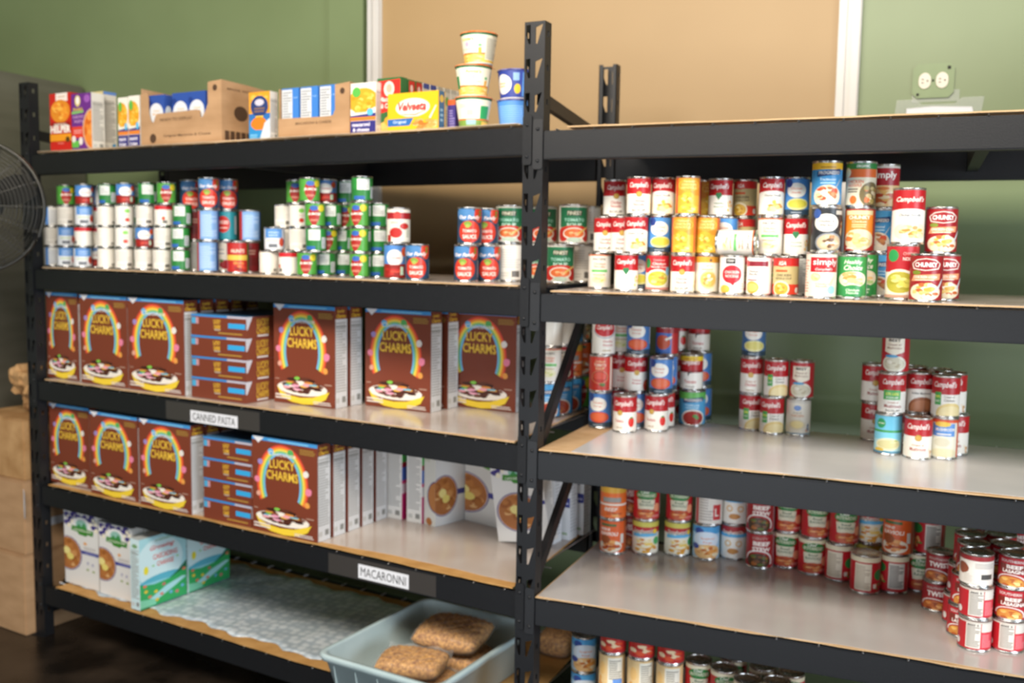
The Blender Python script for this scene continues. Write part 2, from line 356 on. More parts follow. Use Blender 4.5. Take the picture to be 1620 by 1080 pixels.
def d_orange(a):
    a.rect(-PI, .5, PI, 1, 'e3952f').ring(0, .79, .95, .16, .08, 'f0c34a').txt('Condensed', 0, .9, .9, .05, 'f7e6a4').txt('CHICKEN', 0, .81, 1.3, .07, 'f7e08a').txt('NOODLE', 0, .72, 1.3, .07, 'f7e08a').rect(-1.3, .0, -1.0, 1, 'd84a2c').rect(1.05, 0, 1.3, 1, 'd9603c')
    a.ell(-.1, .42, .62, .19, 'e0b030').food(-.1, .42, .5, .15, ['f0d45a', 'c98e20', 'f4e48a'], 12, 2).ell(0, .12, .9, .13, 'e8bf3a').food(0, .12, .8, .1, ['f0d85a', 'd9a030', 'f6e89a'], 12, 6).lines(1.35, .1, 2.1, .95, 12, 'a84a34')
def d_tomatored(a):
    a.txt('Condensed', 0, .87, .9, .06, 'f3d6a0').txt('TOMATO', 0, .76, 1.1, .09, 'f7e8c8').txt('SOUP', 0, .66, .8, .07, 'f3d6a0').ell(0, .40, .72, .18, 'a8261e').ell(0, .42, .62, .14, 'e0523a').ell(0, .14, .95, .2, 'c83424').ell(.25, .18, .25, .06, '5a7a34', 10, .4).ring(0, .4, .75, .2, .05, 'f0a878').rect(1.0, 0, 1.3, 1, 'f0e2d0')
def prog(a, kind):
    if kind == 'y': a.rect(-PI, .84, PI, 1, 'e9b429').lines(-.6, .88, .5, .94, 1, 'b07a20')
    elif kind == 'g': a.rect(-PI, .78, PI, 1, '5fae50')
    else: a.rect(-PI, .84, PI, 1, '4aa6dc')
    a.poly([(-.85, .66), (.85, .73), (.85, .86), (-.85, .79)], '1f3c70').txt('PROGRESSO', 0, .76, 1.5, .08, WH, .1).txt('Traditional', -.1, .6, 1.1, .06, 'd4ecf6').lines(-.6, .5, .5, .56, 1, 'b8e0f0')
    if kind == 'g': a.ell(0, .2, .95, .27, 'e9e4d8').ell(0, .2, .82, .22, 'a8281c').ell(.15, .26, .2, .05, '4f9a3c').ell(.3, .2, .15, .04, '4f9a3c')
    elif kind == 't': a.ell(-.1, .2, .95, .27, 'e9e4d8').ell(-.1, .2, .82, .22, 'b8401e').food(-.1, .2, .7, .17, ['d0622a', 'e0a050', 'a83018'], 10, 3)
    else: a.ell(-.1, .2, 1.0, .27, 'e5dcc8').food(-.1, .24, .9, .23, ['e9cfa0', 'c9854a', 'd5502c', 'f2e6cc', 'b06a3a'], 20, 8).poly([(.8, .6), (.9, .62), (.5, .4), (.42, .4)], 'c8ccd0')
def d_vegorg(a):
    a.rect(-PI, .86, PI, 1, '2f7f3c').txt('ORGANIC', .2, .93, .9, .07, WH).poly([(-1.3, .66), (1.4, .66), (1.4, .86), (-1.3, .86)], 'd9662a').ell(-1.0, .78, .35, .12, 'e9dfb8').txt('CHICKEN', -.35, .56, 1.2, .08, 'd85a3a').txt('NOODLE', -.35, .47, 1.0, .07, 'd85a3a').lines(-.9, .3, -.1, .42, 2, '6a5a48').ell(.8, .25, .8, .3, '7a6a44').food(.8, .25, .65, .25, ['cfc08a', 'a89a5a', 'd9702c', 'e9e0c0'], 14, 6).ell(-.4, .12, .25, .1, 'e0702a')
def d_simply(a):
    a.rect(-.75, .58, 1.35, .93, 'c2202a').txt('simply', .32, .80, 1.75, .19, 'fbeee8').txt("Campbell's", .2, .64, 1.2, .08, 'f6dcd4', .3).lines(-1.5, .1, -.85, .9, 12, 'e6a890').ell(-.35, .46, .35, .1, 'ecd49a').food(-.35, .46, .3, .08, ['e0bf6a', 'f0e0b8'], 6, 4).poly([(.5, .3), (1.0, .5), (.7, .2)], 'cfe0b0').txt('Chicken', .1, .3, .9, .05, 'e8956a').txt('Noodle', .1, .24, .8, .05, 'e8956a').ell(.75, .16, .32, .1, '9fdcd8')
def d_simplytop(a):
    a.rect(-PI, .52, PI, .95, 'a81a24').txt('simply', -.1, .76, 1.8, .22, WH).rect(-PI, .95, PI, 1, 'd9d3c8').food(0, .24, 1.3, .26, ['e6b060', 'd9783a', 'f2dcb0', 'c9502c'], 24, 9)
def d_healthy(a):
    a.rect(-PI, .02, PI, 1, '3a9a4c').txt('Healthy', 0, .86, 1.3, .13, WH, .3).txt('Choice', 0, .73, 1.3, .13, WH, .3).ell(0, .44, 1.05, .2, 'f0e6d0').food(0, .46, .95, .2, ['f0c88a', 'e09a4a', 'f7e8c8', 'd9b070', 'b8d08a'], 20, 3).ell(0, .12, .85, .18, '2f8a48').txt('Chicken', 0, .17, .9, .06, 'd9ecd0').txt('Noodle', 0, .1, .8, .06, 'd9ecd0').rect(1.25, 0, 2.2, 1, 'd0dcc8')
def d_chunkyor(a):
    a.rect(-1.1, .12, 1.05, .97, 'e8872a').rect(-1.0, .86, 1.0, .97, 'd8cfa0').txt('CHUNKY', 0, .80, 1.5, .09, 'f7eee0', 0, .03).txt('Chicken', 0, .70, 1.0, .06, 'f2d8b8').lines(-.5, .56, .5, .66, 2, 'f4d2a0').ell(0, .26, 1.1, .26, 'd9cfae').food(0, .28, 1.0, .23, ['ecd48a', 'e9a860', 'f2e6b8', 'd9743a', 'cfc08a'], 22, 2).rect(1.05, 0, 1.25, 1, 'b0342c').lines(-.9, .04, -.3, .09, 1, WH)
def d_family(a):
    a.rect(-PI, .6, PI, 1, 'b3141c').txt("Campbell's", 0, .81, 1.9, .13, WH, .35).wave(.55, .64, -PI, 0, WH).wave(.64, .55, 0, PI, WH).txt('Chicken Noodle', 0, .52, 1.4, .06, '3c4a5c', .2).ell(.1, .2, 1.15, .19, 'efe2c4').food(.1, .2, 1.0, .15, ['e2b04c', 'f0d08a', 'cf8a3a', 'f4e4b4'], 20, 4)
def d_redbig(a):
    a.rect(-PI, .5, PI, 1, 'b8202a').ell(-.6, .82, .38, .12, '2f9a52').txt('CHICKEN', .55, .86, 1.0, .06, 'e9a8a0').txt('NOODLE', .55, .76, 1.0, .07, WH).ell(-.1, .3, 1.15, .26, 'f0ead8').ell(-.1, .3, 1.0, .21, 'b5ad3c').food(-.1, .3, .9, .18, ['d2cc5c', 'a8a034', 'e4df8a'], 16, 4).rect(-PI, 0, PI, .06, 'c9a08a')
def d_cherky(a):
    a.poly([(-.85, .70), (0, .66), (.85, .70), (1.0, .82), (.6, .92), (0, .95), (-.6, .92), (-1.0, .82)], 'e6ddd2').poly([(-.76, .72), (0, .68), (.76, .72), (.9, .82), (.54, .9), (0, .93), (-.54, .9), (-.9, .82)], '9a141c').txt('CHUNKY', 0, .80, 1.45, .11, 'f4f0ea', 0, .04)
    a.ell(-.6, .62, .3, .05, '7a8a2c').poly([(-1.0, .42), (.95, .46), (1.0, .60), (-.8, .56)], 'e2976a').txt('CHICKEN CORN', 0, .52, 1.5, .06, 'fbeee0', .2).lines(-.7, .44, .6, .48, 1, 'f4dcc4').ell(0, .18, 1.05, .2, 'e9dcc0').food(0, .2, .95, .19, ['f0e2c0', 'e0b04a', 'f5ecd8', 'c8672c', 'e9c87a'], 22, 5).poly([(.7, .25), (1.2, .5), (1.26, .47), (.8, .2)], 'd0d2d6')
def d_tomhands(a):
    a.rect(-PI, .62, PI, 1, '9a1c22').rect(-PI, 0, .5, .62, '3a6ab8').txt('TOMATO', -.1, .8, 1.0, .08, WH).ell(-.3, .34, .7, .22, 'c8502c').poly([(-.1, .45), (.9, .6), (.95, .54), (0, .38)], 'e9e4d8').rect(.5, 0, 1.2, .62, 'c22c2c')
def d_redmush(a):
    a.poly([(-.75, .90), (.75, .90), (.75, .52), (0, .42), (-.75, .52)], 'f0e6d2').txt('BEST', 0, .83, .9, .08, '3a2c24', 0, .04).txt('Cream of', 0, .71, 1.0, .06, '9a6a50').txt('Mushroom', 0, .62, 1.1, .06, '9a6a50').ell(0, .2, .95, .22, 'e6e2d2').ell(0, .2, .82, .17, 'd0cab2').food(0, .2, .7, .13, ['efeadb', 'b8ac8e', 'ddd6bf'], 9, 2).ell(-.2, .40, .5, .04, '4a9ac8')
def d_lidwhite(a):
    a.rect(-PI, .92, PI, 1, 'c9c4ba').ell(0, .78, .3, .08, '6f8fc8').txt('Cream of', 0, .64, .7, .05, '8a7a5c').txt('CHICKEN', 0, .55, 1.1, .07, 'c98a5a').ell(0, .28, .7, .15, 'd9ccae').ell(0, .29, .55, .11, 'ead79a').food(1.0, .2, .3, .16, ['7d96b0', 'b0602c', '4a5c70'], 7, 3).rect(-PI, 0, PI, .04, '7a96a8')
def d_lightblue(a):
    a.rect(-PI, .6, PI, 1, '6cc0dc').ell(-.5, .8, .36, .13, '2f9a5c').txt('simple', -.5, .8, .5, .05, WH).rect(-PI, .56, PI, .62, '3f9a4a').rect(-PI, .36, PI, .56, '7fcbe4').ell(.1, .24, 1.0, .17, 'e9e4c0').ell(.1, .24, .85, .12, 'd6cf9a').food(.6, .3, .4, .06, ['9ab04a', 'e9e0b0'], 6, 1).ell(-.6, .08, .4, .06, 'd9b84a').rect(-PI, 0, PI, .05, '4a8aa8')
def d_bluered(a):
    a.rect(-PI, .92, PI, 1, 'd9512c').rect(-.95, .56, .75, .90, '5a8fd0').ell(-.2, .88, .6, .07, 'e9c44a').txt('MUSHROOM', 0, .74, 1.4, .08, WH).lines(-.6, .6, .5, .66, 1, WH).ell(-.2, .4, .75, .17, 'e6e2d0').ell(-.2, .4, .6, .12, 'd6d0b8').ell(0, .12, 1.0, .12, 'e0d8b4').rect(1.0, 0, 1.3, 1, 'd9512c')
def veg(a, kind):
    if kind == 'juice':
        a.poly([(-.15, 0), (.15, 0), (.55, .3), (.6, .6), (.35, .9), (-.35, .9), (-.6, .6), (-.55, .3)], 'a3241c').ell(0, .8, .42, .12, '2f5fb0').ell(.75, .8, .35, .16, 'd6c52c').txt('JUICE', 0, .52, 1.35, .13, 'f4ece0', 0, .05).lines(-.4, .2, .4, .3, 2, 'd99a80').rect(1.25, 0, 3.1, 1, '1f6a2c').rect(1.4, .45, 2.2, .9, 'c9d4d8').lines(1.45, .5, 2.1, .85, 6, '8f9aa0')
    else:
        a.rect(-PI, 0, PI, .5, '277a36').rect(-.95, .46, .3, .96, 'e4e6e2').lines(-.88, .52, .22, .9, 7, 'aab0aa').rect(.45, .08, 1.0, .6, 'd4dadf').lines(.5, .12, .95, .56, 8, '8a9298').rect(-1.3, .02, -.2, .18, '2f5fae').rect(1.05, 0, 1.4, 1, '165424')
def whitelab(a, kind):
    if kind == 'text': a.lines(-1.1, .35, .9, .92, 8, 'cfc8bc').rect(.2, .08, .8, .26, '6d6861').lines(-.9, .1, 0, .25, 2, 'cfc8bc')
    elif kind == 'dots': a.ell(.25, .74, .3, .11, '8ad05a').ell(.25, .27, .26, .11, 'd03a22').lines(0, .46, .5, .58, 2, 'e0b8a8')
    elif kind == 'plain': a.lines(-1.1, .1, -.5, .9, 9, 'd8d1c6').rect(.5, .05, .9, .2, '8a857c')
    elif kind == 'redtop': a.rect(-PI, .8, PI, 1, 'c8202a').ell(-1.1, .35, .2, .1, 'd0502c').rect(-1.2, .08, -.7, .25, '6d6861')
def gvb(a, kind):
    if kind == 'side':
        a.rect(-1.0, .55, 1.0, 1, '5b93d6').txt('GREEN', 0, .82, 1.1, .08, 'cfe0f4').txt('BEANS', 0, .68, 1.0, .08, 'cfe0f4').lines(-.7, .36, .5, .5, 2, 'b8cc9a').rect(-.5, .08, .4, .26, '6d7076').ell(.95, .35, .35, .22, 'c84a30', 14, .2).rect(1.3, 0, 2.2, 1, '5b93d6')
    elif kind == 'tom':
        a.rect(-PI, .42, PI, 1, '4f86c8').ell(0, .62, .75, .25, 'f2efea').ell(.9, .8, .3, .15, 'd8582c').txt('Tomato', 0, .62, 1.0, .08, 'c0504a').rect(-PI, 0, PI, .4, '8e2018').food(0, .2, 1.1, .19, ['b82a20', '9a1c16', 'cf4a34'], 10, 7).rect(.5, .08, .8, .34, 'bcd8c0')
    elif kind == 'stripe':
        a.rect(-.9, 0, -.5, 1, '5f96dc').lines(-.4, .1, .9, .9, 10, 'b8bcc4').rect(1.0, 0, 1.4, 1, '5f96dc')
def ourf(a):
    a.rect(-PI, 0, PI, 1, '22405c').ell(-.4, .85, .9, .2, '4a80b4').ell(.9, .85, .5, .26, 'c93a20').food(1.0, .85, .4, .18, ['d9502c', 'b82c18', '5a8a34'], 6, 3).txt('Our Family', 0, .74, 1.9, .14, 'f6e8e4', .25, .03)
    a.ell(0, .33, .95, .33, 'cf3a26', 26).ell(-.15, .56, .3, .08, '7a9a34', 10, .5).ell(-.15, .5, .2, .06, '9ab04a', 8, .4).txt('TOMATO', 0, .35, 1.2, .09, 'f6e6dc').txt('SAUCE', 0, .18, 1.2, .12, 'f6e6dc', 0, .03).lines(1.3, .1, 2.4, .6, 7, '8aa6bc')
def d_bluestripe(a):
    a.rect(-.9, .05, .9, .95, '7ea6d8').lines(-.8, .1, .8, .9, 13, 'b4cbe8').rect(-PI, 0, -.95, 1, 'b02a26').rect(.95, 0, PI, 1, '2a4f96')
def d_teal(a):
    a.rect(-PI, 0, PI, 1, '2a8a98').ell(-.4, .55, .7, .3, 'c02c24').txt('DICED', -.35, .62, 1.0, .11, WH).lines(-.8, .4, .1, .48, 1, 'f0c8b8').rect(.8, .2, 1.2, .85, 'b8c4cc')
def d_berry(a):
    a.txt('TOMATO', -.3, .75, .9, .07, '3c4a70').lines(-.8, .6, .2, .66, 1, '5a6488').ell(.3, .22, .6, .16, '9a2028', 14, .2).ell(-.1, .35, .2, .05, '4a7a34').rect(1.1, 0, 1.6, 1, '7a2a2a')
def d_juicered(a):
    a.rect(-PI, 0, PI, 1, 'b02420').rect(-PI, .4, PI, .58, 'd9b84a').txt('HUNTS', -.1, .72, 1.3, .13, 'f2e2cc').rect(.95, .0, 1.4, 1, '2c7a34').food(.2, .22, .9, .18, ['cf4a30', '8a1814', 'd9803c'], 10, 3)
def d_rwtom(a):
    a.rect(-PI, .70, PI, .90, '9a1a20').ell(-.1, .81, .35, .12, 'c43a34').lines(-.7, .56, 0, .64, 2, '8a9078').ell(-.25, .28, .6, .16, 'b5231c', 18).ell(.55, .48, .45, .1, 'b5231c', 18).ell(-.9, .1, .25, .12, 'a52018', 12).lines(.7, .15, 1.1, .45, 5, '9aa08a')
def d_tomgreen(a):
    a.rect(-1.15, .42, 1.15, .97, '1d6c44').rect(-.55, .74, .55, .88, '3a4232').txt('FINEST', 0, .81, 1.0, .1, 'd9d4b8').txt('TOMATO', 0, .62, 1.5, .09, 'a8d8c4').txt('SOUP', 0, .49, 1.1, .08, 'c8e4d4').ell(-.85, .22, .45, .2, 'c2281c', 18).ell(.95, .22, .4, .2, 'b8221a', 18).ell(0, .38, .9, .09, 'c83222', 14)
    a.ell(0, .24, .85, .17, 'e6dccb').ell(0, .25, .74, .13, 'd96a34').food(0, .25, .5, .08, ['e69a5a', 'f0c48a'], 6, 2).poly([(.2, .26), (1.1, .46), (1.15, .42), (.25, .22)], 'd9b860').ell(0, .07, .5, .07, 'b4c4b0').rect(1.4, 0, 3.1, 1, 'd9d2c4').lines(1.55, .1, 2.9, .9, 14, 'c2b8a8')
def d_grey(a): a.lines(-1.2, .05, 1.2, .95, 16, '83837f')
def d_spag(a):
    a.rect(-PI, .84, PI, 1, 'cfc65a').rect(-PI, .66, PI, .84, 'b8232c').poly([(-1.1, .5), (1.1, .56), (1.1, .66), (-1.1, .62)], '63b4e0').txt('SpaghettiOs', 0, .68, 2.0, .17, '3a2f30', .1, .04).txt('SpaghettiOs', 0, .69, 1.95, .16, 'efe4d4', .1, .01).ell(.85, .7, .2, .08, 'f0c83a').food(0, .24, 1.15, .24, ['e6a83c', 'f2cf6a', 'efd9a0', 'd98a30', 'f5e8c8'], 26, 5, .22).ell(1.0, .4, .3, .13, '4aa860')
def d_owhite(a):
    a.rect(-PI, .78, PI, 1, 'a82a30').rect(-PI, .66, PI, .78, '5aaede').txt('SpaghettiOs', 0, .80, 1.7, .15, 'efe4d4', .1, .02).ring(-.35, .46, .26, .1, .09, 'e0b060').ring(.5, .46, .26, .1, .09, 'e0b060').ell(.05, .22, .42, .09, 'c98c4a', 14, .3)
def d_rav(a):
    a.rect(-PI, .88, PI, 1, 'ece2c4').ell(0, .76, .9, .16, '2f7f3c').txt('Chef', -.1, .86, .7, .09, WH, .25).txt('BOYARDEE', 0, .75, 1.5, .1, 'e6e2c8', .2, .02).poly([(-.75, .62), (.7, .62), (.6, .3), (-.65, .3)], 'ded9c0').txt('Beef', 0, .55, .7, .07, '4a6a4a').txt('RAVIOLI', 0, .45, 1.1, .08, '4a6a4a').ell(0, .16, .75, .16, 'c2562c').food(0, .17, .7, .13, ['d98040', 'e8b070', 'a83c1c'], 12, 4).ell(.9, .36, .3, .14, 'f0a078').lines(.5, .06, 1.2, .14, 2, 'f0a8a0').rect(1.35, .1, 2.9, .84, 'e6e0d2').lines(1.45, .14, 2.8, .8, 12, '4f4a44')
def d_ravside(a):
    a.rect(-PI, .86, PI, 1, 'ece2c4').rect(-.85, .05, .3, .82, 'eadfcb').lines(-.78, .1, .22, .78, 14, 'b8a890').ell(.95, .5, .45, .16, '2f7f3c').food(.8, .22, .4, .15, ['d98040', '5a8a3a', 'a83c1c'], 7, 5).rect(.45, .12, .7, .24, 'e6dcd0')
def d_nutri(a):
    a.rect(-PI, .86, PI, 1, 'ece2c4').rect(-.2, .08, .9, .82, 'dcd8cf').lines(-.12, .12, .82, .78, 13, '4a4744').ell(-.9, .66, .5, .15, '2f7f3c').food(-.8, .3, .45, .2, ['d98040', 'e8b070', '5a8a3a'], 8, 5)
def d_beefstew(a):
    a.txt('DINTY', -.1, .88, 1.2, .08, 'b89a90').txt('BEEF', 0, .72, 1.3, .13, 'f4ece4', 0, .04).txt('STEW', 0, .55, 1.4, .13, 'f4ece4', 0, .04).ring(-.2, .2, 1.1, .32, .14, 'e6e2dc', -.4, PI).ell(-.2, .18, .9, .24, '4a3420').food(-.2, .2, .8, .2, ['7a4a28', '5c6a2c', 'a8632c', '3c2a1c'], 14, 6).rect(1.1, 0, 1.3, 1, 'd9a8b4')
def d_gvpasta(a):
    a.rect(-PI, .78, PI, 1, '4fa3dc').ell(-.6, .85, .38, .11, '2f4f9a').ell(0, .58, 1.1, .26, 'dce8f4').txt('Spaghetti', .1, .62, 1.1, .08, 'e09a80').txt('Rings', .1, .5, .7, .08, 'e09a80').ell(.1, .2, 1.15, .24, 'e8b87a').food(.1, .22, 1.05, .22, ['e39a4a', 'f2c888', 'c9702c', 'f0dcb8'], 22, 4).ell(-.9, .36, .35, .09, '3c4f9a')
def d_orange2(a):
    a.rect(-PI, .8, PI, 1, 'd9a83a').rect(-.9, .5, .6, .66, '9a9a96').rect(-PI, .4, PI, .46, 'f4ece0').txt('BEEF', -.2, .28, 1.1, .12, WH, .2).food(0, .12, 1.0, .1, ['e8a860', 'b84a1c'], 8, 4)
def d_ravor(a):
    a.rect(-.9, .84, .4, .92, '4a6a3c').txt('MINI', -.5, .74, .8, .09, 'f6e8dc', 0, .03).txt('RAVIOLI', -.2, .6, 1.5, .12, 'f6e8dc', .15, .04).ell(-.1, .2, 1.0, .2, 'f0e4d0').food(-.1, .22, .95, .18, ['c95a24', 'e8a860', 'a83c14', 'd98a4a'], 16, 5).rect(.75, .3, 1.05, .6, 'd8d4cc').rect(1.1, 0, 1.9, 1, 'a8542c').ell(-.5, .42, .4, .14, '9a4a1c', 12, .3)
def d_whitered(a):
    a.lines(-.9, .1, .2, .9, 9, 'b8b0a8').rect(.2, .12, .9, .6, 'c8343a').rect(-PI, .9, PI, 1, 'd4ccc0').rect(-1.3, 0, -1.0, .9, 'c22c30').txt('L', .5, .36, .3, .25, WH)
def d_chili(a):
    a.txt('SOUTHERN', -.1, .85, 1.4, .1, 'c9b8b0').txt('TWIST', 0, .63, 1.5, .2, 'f4ece6', 0, .05).ring(-.25, .14, 1.0, .3, .12, 'e6e2dc', -.2, PI).ell(-.25, .12, .85, .24, 'b8622c').food(-.25, .14, .75, .2, ['d98a40', '8a3c1c', 'e8b070'], 12, 6).rect(1.2, 0, 1.8, 1, '7a1418')
def d_lasagna(a):
    a.txt('SOUTHERN', -.1, .87, 1.4, .1, 'd9d4d0').rect(-.9, .44, .95, .76, '7a2a20').txt('BEEF', .1, .68, 1.0, .13, 'f4ece6', 0, .04).txt('LASAGNA', .1, .52, 1.5, .13, 'f4ece6', 0, .04).ring(-.1, .12, 1.0, .3, .12, 'e6e2dc', -.2, PI).ell(-.1, .1, .85, .24, 'd08a3c').food(-.1, .12, .75, .2, ['e6b45a', 'b85a24', 'f0d890'], 12, 6).rect(1.15, .1, 1.9, .85, 'd8d2c8').lines(1.2, .15, 1.85, .8, 9, '6a6660')
def d_redwhite(a):
    a.rect(-.45, .05, .45, .95, 'e2dcd3').lines(-.4, .1, .4, .9, 13, '77726c').txt('BEEF &', 0, .88, .7, .07, '4a4642').rect(.5, .05, 1.4, .62, 'd93a4a').lines(.55, .1, 1.35, .58, 8, 'e88a90').rect(-PI, .94, PI, 1, 'c9c2b8').rect(.5, .64, 1.4, .94, 'e2dcd3').ell(-1.1, .2, .2, .12, 'e6e2dc')
def d_whitecode(a):
    a.rect(-PI, .84, PI, 1, '9a2c30').lines(-.2, .58, 1.2, .78, 4, 'b0a8a0').ell(-1.0, .55, .4, .2, '8a4a34', 12, .3).rect(.2, .2, 1.0, .38, '4a4744').lines(-.9, .1, -.3, .4, 5, 'cfc8be')
def d_creambox(a):
    a.rect(-.2, .1, 1.0, .95, 'ece7d8').lines(-.1, .3, .9, .9, 9, '9a9284').rect(.2, 0, 1.0, .3, '6a9ae0').ell(-.7, .6, .3, .2, 'ecc07a').food(-.9, .2, .4, .2, ['e8a850', 'd98a3c'], 6, 3)
